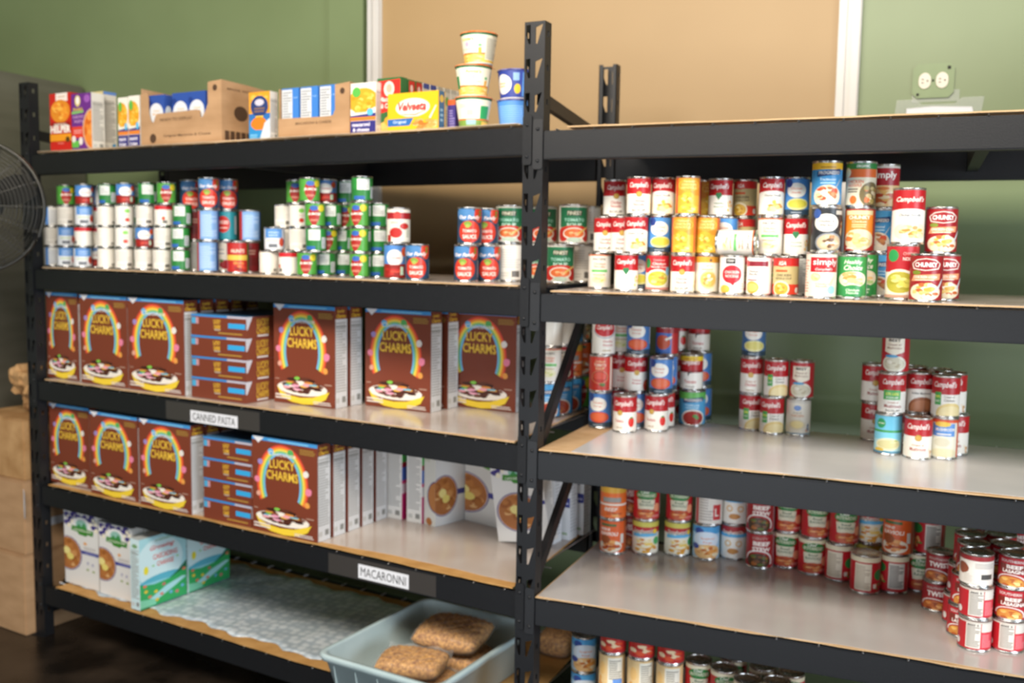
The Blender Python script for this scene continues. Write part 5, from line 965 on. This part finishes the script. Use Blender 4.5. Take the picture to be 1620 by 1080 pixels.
# cardboard display trays
def tray(px0, px1, v, d, h, outline, label, marks, rightmarks, wall=.004, backh=None):
    ua, ub = uu(px0, v, 1, z=2.0), uu(px1, v, 1, z=2.0); w = ua-ub
    root = link('cardboard_tray', None, None, W_('L', ua, v, surf('L', 1)+.0006), BROT['L']); tag(root, label, 'cardboard tray', 'cardboard display trays on the top left shelf')
    def P(name, bmf):
        b = bmesh.new(); bmf(b); bmesh.ops.recalc_face_normals(b, faces=b.faces[:]); return link(name, bm_mesh(name, b, [M['kraft'], M['inkb']]), root)
    def fr(b):
        plate(b, [(x*w, y*h) for x, y in outline], [], wall, lambda x, y, dd: Vector((x, dd, y)))
        for f in marks: f(b, w, h)
    P('front_panel', fr)
    def rt(b):
        plate(b, [(wall, 0), (d-wall, 0), (d-wall, h*.94), (d*.5, h*.98), (wall, h)], [], wall, lambda y, z, dd: Vector((w-dd, y, z)))
        for f in rightmarks: f(b, w, d, h)
    P('side_panel', rt)
    P('side_panel', lambda b: plate(b, [(wall, 0), (d-wall, 0), (d-wall, h*.94), (wall, h*.98)], [], wall, lambda y, z, dd: Vector((dd, y, z))))
    P('back_panel', lambda b: plate(b, rect(0, 0, w, (backh or h*.9)), [], wall, lambda x, z, dd: Vector((x, d-dd, z))))
    P('bottom_panel', lambda b: box(b, wall, wall, 0, w-wall, d-wall, wall))
    return root, w, h, ua
M['inkb'] = new_mat('brown_print_ink', hexc('4a3320'), .8)
def mk_text(t, cx, cy, ww, hh, sh=0):
    def f(b, w, h):
        vs, fs = glyphs(t, sh, .01); V = [b.verts.new(((cx+x*ww)*w, -.0003, (cy+y*hh)*h)) for x, y in vs]
        for q in fs:
            if len(set(q)) > 2: b.faces.new([V[i] for i in q]).material_index = 1
    return f
def mk_disc(cx, cy, r):
    def f(b, w, h):
        V = [b.verts.new((cx*w+r*math.cos(i*PI/12), -.0003, cy*h+r*math.sin(i*PI/12))) for i in range(24)]; b.faces.new(V).material_index = 1
    return f
def sd_text(t, cx, cy, ww, hh):
    def f(b, w, d, h):
        vs, fs = glyphs(t, 0, .01); V = [b.verts.new((w+.0003, (cx+x*ww)*d, (cy+y*hh)*h)) for x, y in vs]
        for q in fs:
            if len(set(q)) > 2: b.faces.new([V[i] for i in q]).material_index = 1
    return f
def sd_disc(cy, cz, r):
    def f(b, w, d, h):
        V = [b.verts.new((w+.0003, cy*d+r*1.25*math.cos(i*PI/12), cz*h+r*math.sin(i*PI/12))) for i in range(24)]; b.faces.new(V).material_index = 1
    return f
def sd_rect(a0, b0, a1, b1, n=9):
    def f(b, w, d, h):
        for i in range(n):
            y0 = a0+(a1-a0)*i/n; y1 = y0+(a1-a0)/n*.8
            b.faces.new([b.verts.new((w+.0003, y*d, z*h)) for y, z in ((y0, b0), (y1, b0), (y1, b1), (y0, b1))]).material_index = 1
    return f
outl = [(0, 0), (1, 0), (1, 1), (.86, .985), (.84, .97), (.84, .62), (.80, .5), (.77, .42), (.745, .44), (.735, .54), (.70, .555), (.22, .535), (.19, .50), (.17, .42), (.15, .38), (.12, .44), (.10, .55), (.10, .82), (.08, .90), (0, .88)]
troot, tw, th, tua = tray(223.5, 351, .040, .27, .213, outl, 'brown cardboard display tray holding blue macaroni boxes, left of the middle of the top shelf',
     [mk_text('Original Macaroni & Cheese', .58, .155, .58, .055), mk_disc(.155, .13, .017), mk_disc(.925, .88, .011), mk_text('READY TO DISPLAY', .45, .43, .40, .05)],
     [sd_disc(.33, .50, .026), sd_text('MADE WITH CARE', .45, .87, .7, .035), sd_rect(.05, .05, .9, .20), sd_text('Original', .86, .5, .22, .05), sd_text('Macaroni', .86, .42, .22, .05)])
def bluemac():
    return Art().rect(0, 0, 1, 1, '2f4f9c').ell(.48, .62, .44, .22, 'd9dce0', 24).txt('Original', .5, .68, .4, .05, 'e0b070').txt('Macaroni', .5, .62, .44, .05, 'e0b070').lines(.35, .5, .7, .56, 1, 'a8d0dc').ell(.12, .84, .14, .06, '223a80').ell(.55, .36, .12, .03, 'e0c62c').rect(0, 0, 1, .3, '24408c')
me = carton_mesh('macaroni_box', .086, .035, .178, '2f4f9c', bluemac(), Art().ell(.5, .62, .42, .16, 'cfd6dc').lines(.3, .56, .7, .66, 2, 'e0b070'), None, None, '2f4f9c', '3a5aa4')
for k, (dx, dy, yw) in enumerate(((.022, .012, 0), (.150, .012, .0), (.238-.004, .012, 0), (.022, .06, 0), (.125, .06, 0), (.22, .06, 0), (.03, .11, 0), (.13, .11, 0), (.22, .11, 0))):
    wn = ['left front', 'centre front', 'right front', 'left second row', 'centre second row', 'right second row', 'left third row', 'centre third row', 'right third row'][k]
    put('macaroni_box', me, 'L', 1, tua-.006-dx, .040+dy, 'blue macaroni box with white circle, %s in the cardboard tray' % wn, 'food box', 'blue macaroni boxes in the display tray', yaw=yw, dz=.0055)
a = Art().rect(0, .55, 1, 1, 'de9a2c').food(.5, .8, .5, .2, ['e8a83c', 'd08a20', 'f0b850'], 18, 3).ell(.5, .70, .42, .22, '2a3c70', 20).ell(.5, .78, .22, .07, 'c9c4d0').lines(.25, .58, .75, .7, 2, '8a6a50').rect(0, 0, 1, .42, '2f86c0').poly([(.3, .5), (.7, .5), (.5, .3)], 'e8c23a').ell(.48, .34, .38, .14, 'e07a24', 16, .15).poly([(.5, 0), (1, 0), (1, .45), (.75, .35)], 'c9d2da').lines(.05, .05, .4, .14, 2, '7fc0e0')
tb(394.5, 427.5, .036, .158, .036, '2f6cb0', a, nutri(None, 7, c='9a9894'), 'blue and orange macaroni box between the two cardboard trays', sidec='dcd8d0', topc='2a3054')
outl2 = [(0, 0), (1, 0), (1, 1), (.80, .97), (.80, .5), (.77, .40), (.72, .38), (.0, .40)]
t2, tw2, th2, tua2 = tray(440.5, 553.5, .045, .12, .166, outl2, 'low brown cardboard tray holding three pale nutrition sided boxes', [mk_disc(.90, .84, .010), mk_text('MACARONI & CHEESE', .50, .28, .5, .05)], [])
def side3():
    return Art().rect(0, 0, .62, 1, 'd5d6d6').rect(.62, 0, 1, 1, '3f7cc8').lines(.05, .3, .57, .95, 12, '8f9298').txt('Original', .8, .8, .25, .03, 'a8c8e8').rect(0, .97, .62, 1, '4a7cc0')
me = carton_mesh('macaroni_box', .074, .10, .158, '3f7cc8', side3(), Art(), None, None, '3f7cc8', 'b9c4d0')
for k in range(3):
    put('macaroni_box', me, 'L', 1, tua2-.010-k*.083, .052, 'blue and white nutrition sided box, %s of three in the low tray' % ['leftmost', 'middle', 'rightmost'][k], 'food box', 'boxes in the low cardboard tray', dz=.0055)
tb(555, 594.5, .030, .155, .04, 'e0dbd0', macfront(), nutri(), 'large yellow and navy macaroni and cheese box right of the low tray')
a = Art().rect(0, 0, 1, 1, '2c6434').poly([(.04, .95), (.97, .97), (.97, .36), (.5, .40), (.06, .36)], 'cc2c22').ell(.5, .80, .22, .14, 'e9d2c4').ell(.5, .81, .12, .08, 'e0a890').txt('Macaroni', .48, .62, .8, .09, 'f0dcd4', .1, .03).txt('& Cheese', .5, .50, .7, .09, 'f0dcd4', .1, .03).ell(.5, .08, .55, .14, 'e0b060').ell(.6, .22, .3, .1, 'dfa02c')
rr = Art().rect(0, 0, 1, 1, '2c6434').rect(.06, .45, 1, .98, 'c22a22').ell(.5, .84, .22, .07, 'e6c8bc').rect(.1, .0, .9, .36, 'c9c8be').lines(.2, .56, .85, .7, 2, 'e08a80')
tb(597, 634, .055, .168, .032, '2c6434', a, Art(), 'red and green macaroni box behind the yellow cheese box', sidec='2c6434')
ub_ = uu(634, .055, 1, z=2.0)
wr = Art().rect(0, 0, 1, 1, 'd5d0c4').rect(0, .92, 1, 1, 'b8b4a8').ell(.5, .75, .3, .09, '6fae5c').lines(.1, .1, .9, .6, 10, 'a8a49a')
nr = Art().rect(0, 0, 1, 1, 'd5d0c4').rect(0, .9, 1, 1, '3c4c9a').lines(.1, .1, .9, .85, 12, '9a968c')
for k in range(9):
    rd = rr if k < 2 else (nr if k in (2, 3) else wr); look = 'red and green' if k < 2 else ('white and navy' if k in (2, 3) else 'white with green dot')
    put('macaroni_box', carton_mesh('macaroni_box', .085, .033, .166, '2c6434' if k < 2 else 'd5d0c4', None, rd, None, None), 'L', 1, ub_+.085-.001*k, .093+k*.0372,
        '%s macaroni box edge, %s in the row behind the red green box' % (look, ORD[k]), 'food box', 'row of macaroni boxes receding on the top left shelf')
a = Art().rect(0, 0, 1, 1, 'e6b41a').ell(.5, .60, .34, .25, 'e6dccb', 28).ell(.5, .60, .31, .22, 'efe8dc', 28).txt('Velveeta', .49, .63, .56, .24, 'c8302a', .25, .04).poly([(.28, .44), (.55, .42), (.76, .52), (.76, .50), (.56, .39), (.28, .42)], 'd9682c').lines(.33, .34, .66, .38, 1, 'b09a70').poly([(0, .12), (.44, .12), (.52, .32), (0, .31)], '2c66ac').txt('Original', .24, .22, .26, .11, 'cfe0ee', 0, .01)
a.food(.76, .12, .28, .2, ['e88a44', 'f0a860', 'd9702c', 'f4c48c', 'e89a50'], 26, 6, .3).poly([(.82, .30), (.95, .62), (.98, .62), (.86, .28)], 'e0d4c4')
tb(613.5, 693, .012, .110, .036, 'e6b41a', a, Art().rect(.1, 0, .9, 1, '3c6484').ell(.5, .8, .3, .1, 'c9a84a').lines(.3, .2, .7, .6, 3, '8aa8b8'), 'yellow boxed cheese shells lying on its long edge at the shelf front', sidec='e6b41a')
tb(708, 720.5, .06, .088, .04, '3c2f78', Art().rect(0, 0, 1, 1, '3c2f78').rect(0, .82, 1, 1, 'c05a2c').lines(.2, .1, .9, .7, 7, '8a80b0'), Art(), 'small purple blue box between the yellow box and the stacked cups')

# microwave cups
def cup_mesh(r0, r1, h, base, art):
    b = bmesh.new(); lay = b.loops.layers.float_color.new('ink')
    def R(y): return r0+(r1-r0)*y
    def P(i, off, y):
        an = i*DLT-PI/2; r = R(y)+off; return Vector((r*math.cos(an), r*math.sin(an), .003+y*(h-.008)))
    def fn(x, y, off, cx):
        i = math.floor(cx/DLT+1e-7); t = x/DLT-i; return P(i, off, y).lerp(P(i+1, off, y), t)
    for i in range(SEG):
        for q in ((P(i, 0, 0), P(i+1, 0, 0), P(i+1, 0, 1), P(i, 0, 1)), (Vector((0, 0, .003)), P(i+1, 0, 0), P(i, 0, 0))):
            for l in b.faces.new([b.verts.new(p) for p in q]).loops: l[lay] = (*rgb(base), 1)
    art_faces(b, lay, art, fn, DLT, (-PI, 0, PI, 1)); me = bpy.data.meshes.new('paper_cup'); b.to_mesh(me); b.free(); me.materials.append(M['print'])
    for p in me.polygons: p.use_smooth = True
    me.normals_split_custom_set([Vector((me.vertices[l.vertex_index].co.x, me.vertices[l.vertex_index].co.y, 0)).normalized() if me.vertices[l.vertex_index].co.xy.length > .002 else Vector((0, 0, -1)) for l in me.loops])
    b = bmesh.new(); lathe(b, [(r0-.003, .003), (r0-.003, 0), (r0, 0), (r0+.0006, .004)], SEG); base_ = bm_mesh('cup_foot', b, M['white'], True)
    return me, base_
M['orangefoil'] = noisy(new_mat('orange_foil_lid', rough=.35), hexc('d96a20'), hexc('e9a070'), 40, 2)
M['bluefoil'] = noisy(new_mat('blue_foil_lid', rough=.35), hexc('34307a'), hexc('8a8cc0'), 40, 2)
def lid_mesh(r, h, m, tab=True):
    b = bmesh.new(); lathe(b, [(0, h-.0030), (r-.003, h-.0030), (r+.0008, h-.0050), (r+.0016, h-.0036), (r+.0008, h-.0014), (r-.003, h-.0004), (0, h-.0004)], SEG)
    if tab: plate(b, [(r-.004, -.008), (r+.007, -.005), (r+.009, 0), (r+.007, .006), (r-.004, .008)], [], .0006, lambda x, y, d: Vector((x, y, h-.0030-max(0, x-r)*.5+d)))
    return bm_mesh('foil_lid', b, m, False)
ca = Art().rect(-PI, .93, PI, 1, '1f6a44').txt("Annie's", 0, .80, .95, .12, 'd2bb2c', 0, .03).ell(0, .62, .16, .09, 'b9a9c0').txt('Organic Shells', 0, .45, .95, .06, '7aa86a').rect(-PI, .28, PI, .33, 'd9682c').rect(-PI, 0, PI, .28, 'e9c05a').food(0, .15, 1.2, .14, ['f0cc6a', 'e0a83c', 'f6deA0'.lower()], 24, 3, .16).rect(-1.35, .22, -1.0, .66, '2f8a50').rect(.75, .26, .95, .5, 'dba02c').ell(.85, .58, .12, .05, '6fae7a').rect(1.2, .1, 2.4, .88, 'dcd6c4').lines(1.25, .14, 2.3, .84, 12, '9a968a')
cb_ = Art().rect(-PI, .93, PI, 1, '1f6a44').rect(.45, .22, 1.1, .72, '2f9a5c').rect(-.4, .38, 0, .58, 'b8b4a8').rect(-PI, .22, PI, .27, 'd9682c').rect(-PI, 0, PI, .22, '7a9a44').rect(-.5, .06, .2, .24, '8fb4b8').rect(.6, 0, 1.6, .18, 'e9c05a').lines(-.9, .66, .3, .8, 2, 'd9c8a8')
AC = cup_mesh(.0405, .0535, .090, 'ece6cf', ca); AB = cup_mesh(.0405, .0535, .090, 'ece6cf', cb_); AL = lid_mesh(.0545, .090, M['orangefoil'])
def cup(px, v, z, ms, lidm, rz, label, group):
    u = u_at('L', px, v, z+.04); P = W_('L', u, v, z); o = link('macaroni_cup', ms[0], None, P, rz); tag(o, label, 'food cup', group)
    link('cup_foot', ms[1], o); link('foil_lid', lidm, o); return o
z0 = surf('L', 1)+.0006
cup(749, .07, z0, AB, AL, .42, 'cream macaroni cup with green panel, bottom of the three cup tower', 'cream macaroni cups'); cup(749, .07, z0+.0905, AC, AL, .42, 'cream macaroni cup facing front in the middle of the tower', 'cream macaroni cups')
cup(757.5, .07, z0+.181, AC, AL, -.35, 'cream macaroni cup turned aside on top of the three cup tower', 'cream macaroni cups')
ba = Art().rect(-PI, 0, PI, 1, '2c3f94').ell(-.9, .5, .6, .36, 'e6e3dc').lines(-1.3, .4, -.7, .6, 2, 'e0b070').rect(-.2, .62, .15, .9, '8ab0dc').ell(.05, .32, .2, .18, 'e3bb24').rect(.35, .05, 3.0, .92, '5c96dc').lines(.5, .1, 2.6, .85, 8, '8ab8ea')
bb = Art().rect(-PI, .04, PI, .94, '4f8cd8').lines(-1.3, .15, 1.3, .85, 9, '7fb0e8')
BA = cup_mesh(.045, .0535, .086, '2c3f94', ba); BB = cup_mesh(.045, .0535, .086, '4f8cd8', bb); BL = lid_mesh(.0545, .086, M['bluefoil'], False)
cup(815, .15, z0, BB, BL, .45, 'light blue macaroni cup at the bottom beside the middle post', 'blue macaroni cups'); cup(816, .15, z0+.0865, BA, BL, .45, 'navy macaroni cup on top beside the middle post', 'blue macaroni cups')

# ------------------------------------------------------------------ tote with bags of granola on the bottom left shelf
zt = ZL[4]+.0105+.0025; U0, U1, V0, V1, HT = .625, .185, -.175, .385, .150
def rr_(u0, u1, v0, v1, r, z, n=6):
    c = []; ul, ur = min(u0, u1), max(u0, u1)
    for (cx, cy, a0) in ((ur-r, v1-r, 0), (ul+r, v1-r, PI/2), (ul+r, v0+r, PI), (ur-r, v0+r, 1.5*PI)):
        for i in range(n+1): a = a0+PI/2*i/n; c.append(W_('L', cx+r*math.cos(a), cy+r*math.sin(a), z))
    return c
b = bmesh.new(); prof = [(.030, zt), (.0, zt+HT-.022), (-.004, zt+HT-.022), (-.010, zt+HT-.020), (-.013, zt+HT-.006), (-.010, zt+HT), (.002, zt+HT), (.004, zt+HT-.006), (.033, zt+.004)]
rings = [[b.verts.new(p) for p in rr_(U0-e, U1+e, V0+e, V1-e, .04, z)] for e, z in prof]
for A, B in zip(rings, rings[1:]):
    for i in range(len(A)): b.faces.new((A[i], A[(i+1) % len(A)], B[(i+1) % len(B)], B[i]))
b.faces.new(rings[0][::-1]); b.faces.new(rings[-1]); bmesh.ops.recalc_face_normals(b, faces=b.faces[:])
tote = tag(link('storage_tote', bm_mesh('storage_tote', b, M['tote'], True)), 'pale blue plastic tote jutting over the bottom left shelf beside the middle post', 'tote')
b = bmesh.new()
for i in range(9):
    u = U1+.05+i*.042
    if i % 2 == 0: plate(b, rect(u, zt+.03, u+.004, zt+HT-.024), [], .004, lambda uq, z, d: W_('L', uq, V0+.0+(1-(z-zt)/HT)*.03-.004+d, z))
link('rib', bm_mesh('rib', b, M['tote']), tote)
M['granola'] = noisy(new_mat('granola', rough=.7, spec=.3), hexc('8a5220'), hexc('e0a858'), 95, 5, .9, lo=.32, hi=.66)
mb = new_mat('clear_bag_plastic', (.9, .9, .88), .12, 0, .6); mb.node_tree.nodes['Principled BSDF'].inputs['Alpha'].default_value = .10; M['bag'] = mb
def pillow(name, cu, cv, z0, z1, lu, lv_, rz, label, group, tilt=0, seed=1):
    rd = random.Random(seed); P = W_('L', cu, cv, z0); root = link(name, None, None, P, BROT['L']+rz); tag(root, label, 'food bag', group)
    for nm, gr, m, cnt in (('granola', 0, M['granola'], 1), ('plastic_film', .0035, M['bag'], 0)):
        b = bmesh.new(); N1, N2 = 30, 22; T = []
        H = z1-z0
        for side in (1, -1):
            g = []
            for i in range(N1+1):
                row = []
                for j in range(N2+1):
                    x = -1+2*i/N1; y = -1+2*j/N2; e = max(0, (1-abs(x)**4))*max(0, (1-abs(y)**4)); e = e**.42
                    nz = .004*math.sin(i*1.7+seed)*math.cos(j*2.1) if nm == 'granola' else .003*math.sin(i*.9+seed)*math.sin(j*1.3)
                    if nm == 'granola': nz += rd.uniform(-.0025, .0025)
                    hx = (lu/2+gr*1.5)*x*(1-.07*y*y); hy = (lv_/2+gr*1.5)*y*(1-.07*x*x)
                    z = H/2+side*(H/2*e*.98+(gr if e > .01 else 0)+(nz if 0 < e and side > 0 else 0)*min(1, e*1.5))
                    if side < 0: z = max(z, 0)
                    row.append(b.verts.new((hx, hy, z+tilt*hy)))
                g.append(row)
            for i in range(N1):
                for j in range(N2):
                    f = (g[i][j], g[i+1][j], g[i+1][j+1], g[i][j+1]); b.faces.new(f if side > 0 else f[::-1])
        bmesh.ops.remove_doubles(b, verts=b.verts[:], dist=.0002)
        if nm == 'plastic_film':  # zip strip beyond the filling
            x0, x1 = -lu/2, lu/2; vs = []; zp = .032 if tilt else .008
            for k in range(13):
                x = x0+(x1-x0)*k/12; vs.append((b.verts.new((x, lv_/2*.9, H/2+.004*math.sin(k))), b.verts.new((x, lv_/2+zp, H/2+.018+.006*math.sin(k*1.4+seed)))))
            for k in range(12): b.faces.new((vs[k][0], vs[k+1][0], vs[k+1][1], vs[k][1]))
        link(nm, bm_mesh(nm, b, m, True), root)
    return root
zb = zt+.005
GB = 'granola bags in the tote'
pillow('granola_bag', .385, .010, zb, zb+.066, .24, .17, .35, 'clear bag of brown granola lying at the bottom front of the tote', GB, 0, 1)
pillow('granola_bag', .402, .000, zb+.071, zb+.130, .215, .16, .30, 'clear bag of brown granola in front, top of the tote pile', GB, 0, 2)
pillow('granola_bag', .385, .225, zb, zb+.080, .24, .17, .12, 'clear bag of brown granola lying at the bottom back of the tote', GB, 0, 5)
pillow('granola_bag', .392, .212, zb+.092, zb+.160, .235, .20, .16, 'clear zip bag of granola, largest, at the back of the tote pile', GB, .06, 3)
pillow('granola_bag', .172, .55, ZL[4]+.0115, ZL[4]+.10, .12, .16, .1, 'clear granola bag on the bottom left shelf seen just right of the post', None, 0, 4)

# ------------------------------------------------------------------ moving boxes and fan at the far left
def kbox(u, v, z, w, d, h, label, yaw=0, m='kraft'):
    P = W_('L', u, v, z); root = link('moving_box', None, None, P, BROT['L']+yaw); tag(root, label, 'cardboard box', 'cardboard boxes left of the rack')
    b = bmesh.new(); box(b, -w, 0, 0, 0, d, h); bmesh.ops.bevel(b, geom=b.edges[:], offset=.004, segments=2, affect='EDGES'); link('box_body', bm_mesh('box_body', b, M[m]), root)
    b = bmesh.new(); box(b, -w+.002, .002, h, -w/2-.001, d-.002, h+.004); box(b, -w/2+.001, .002, h, -.002, d-.002, h+.004)
    bmesh.ops.translate(b, verts=b.verts[:], vec=(0, 0, .0))
    link('top_flap', bm_mesh('top_flap', b, M[m]), root)
    return root
kbox(2.352, -.04, .0, .36, .50, .335, 'brown cardboard box on the floor at the far left, bottom of the pile')
kbox(2.353, -.03, .3395, .35, .48, .305, 'brown cardboard box, second up in the pile left of the rack', yaw=.0)
k3 = kbox(2.358, -.02, .649, .34, .44, .25, 'brown cardboard box, topmost in the pile left of the rack', yaw=.0, m='kraftdark')
b = bmesh.new(); plate(b, [(0, 0), (.03, .0), (.05, .05), (.035, .11), (.005, .12), (-.012, .05)], [], .0012, lambda x, z, d: W_('L', 2.352-x*.6, -.0325-x*.3+d, .50+z))
tag(link('torn_tape', bm_mesh('torn_tape', b, M['paperw'])), 'torn white tape hanging from the corner of the middle cardboard box', 'tape')
b = bmesh.new(); plate(b, [(.02, 0), (.16, .005), (.17, .03), (.03, .035)], [], .0012, lambda y, z, d: W_('L', 2.3515-d, .0+y+.06, .44+z))
tag(link('paper_tag', bm_mesh('paper_tag', b, M['paperw'])), 'white paper tag on the side of the middle cardboard box', 'tag')
# crumpled kraft paper on the pile
rd = random.Random(5); b = bmesh.new(); bmesh.ops.create_icosphere(b, subdivisions=4, radius=1)
from mathutils import noise
for vtx in b.verts:
    c = vtx.co; n = noise.noise(c*1.6+Vector((3, 1, 2)))*.45+abs(noise.noise(c*3.4))*.35; c *= (.75+n); c.x *= .11; c.y *= .15; c.z = max(-.115, c.z*.13)
bmesh.ops.translate(b, verts=b.verts[:], vec=(0, 0, .115))
tag(link('kraft_paper', bm_mesh('kraft_paper', b, M['kraftdark'], False), None, W_('L', 2.47, .15, .9045), .3), 'crumpled brown kraft paper lying on top of the cardboard box pile', 'paper')

# pedestal fan
M['fanmetal'] = new_mat('dark_fan_metal', hexc('4b4a46'), .35, .7)
fc = Vector((-2.165, -.02, 1.752)); fr = .238
fan = link('wall_fan', None, None, (fc.x, fc.y+.06, 0)); tag(fan, 'round metal fan with dark wire grille at the far left', 'fan')
ax = (Vector((CP.x-1.6, CP.y, 1.9))-fc); ax.z = 0; ax.normalize(); sx = Vector((-ax.y, ax.x, 0)); off = Vector((fc.x, fc.y+.06, 0))
def FP(a, r, t): return fc-off+sx*r*math.cos(a)+Vector((0, 0, 1))*r*math.sin(a)+ax*t
def ringp(b, r, t, q, n=56): tube(b, [FP(2*PI*i/n, r, t) for i in range(n)], q, 5, True)
for nm, sg in (('front_grille', 1), ('rear_grille', -1)):
    b = bmesh.new(); ringp(b, fr, 0 if sg > 0 else -.012, .006)
    for i in range(15):
        r = .05+i*.0125; ringp(b, r, sg*(.012+.065*math.sqrt(max(0, 1-(r/fr)**2))), .0013, 44)
    for k in range(16):
        a = 2*PI*k/16; tube(b, [FP(a, r, sg*(.012+.065*math.sqrt(max(0, 1-(r/fr)**2)))) for r in (.045, .1, .15, .19, .22, .237)], .0018, 5)
    link(nm, bm_mesh(nm, b, M['fanmetal'], True), fan)
b = bmesh.new(); plate(b, [(.05*math.cos(i*PI/12), .05*math.sin(i*PI/12)) for i in range(24)], [], .008, lambda x, y, d: FP(math.atan2(y, x), math.hypot(x, y), .078+d)); link('badge', bm_mesh('badge', b, M['fanmetal']), fan)
for k in range(3):
    b = bmesh.new(); a0 = k*2*PI/3+.4; n = 12; vs = []
    for i in range(n+1):
        r = .035+.18*i/n; ww = .16+.55*math.sin(PI*(.15+.75*i/n))
        vs.append((b.verts.new(FP(a0-ww/2, r, -.02)), b.verts.new(FP(a0+ww/2, r, .03)), b.verts.new(FP(a0-ww/2, r, -.0225)), b.verts.new(FP(a0+ww/2, r, .0275))))
    for p, q in zip(vs, vs[1:]): b.faces.new((p[0], p[1], q[1], q[0])); b.faces.new((p[3], p[2], q[2], q[3])); b.faces.new((p[0], q[0], q[2], p[2])); b.faces.new((p[1], p[3], q[3], q[1]))
    link('fan_blade', bm_mesh('fan_blade', b, M['fanmetal'], False), fan)
b = bmesh.new(); tube(b, [FP(0, 0, -.16), FP(0, 0, -.07), FP(0, 0, .02)], .045, 20); link('motor', bm_mesh('motor', b, M['black'], False), fan)
pc = fc-off-ax*.11
b = bmesh.new(); tube(b, [Vector((pc.x, pc.y, pc.z)), Vector((-2.95-off.x, .04-off.y, pc.z)), Vector((-2.95-off.x, .055-off.y, pc.z-.12))], .014, 14); link('mounting_arm', bm_mesh('mounting_arm', b, M['black'], True), fan)
b = bmesh.new(); box(b, -3.0-off.x, .062-off.y, pc.z-.2, -2.9-off.x, .0965-off.y, pc.z+.05); link('mounting_plate', bm_mesh('mounting_plate', b, M['black']), fan)
#END
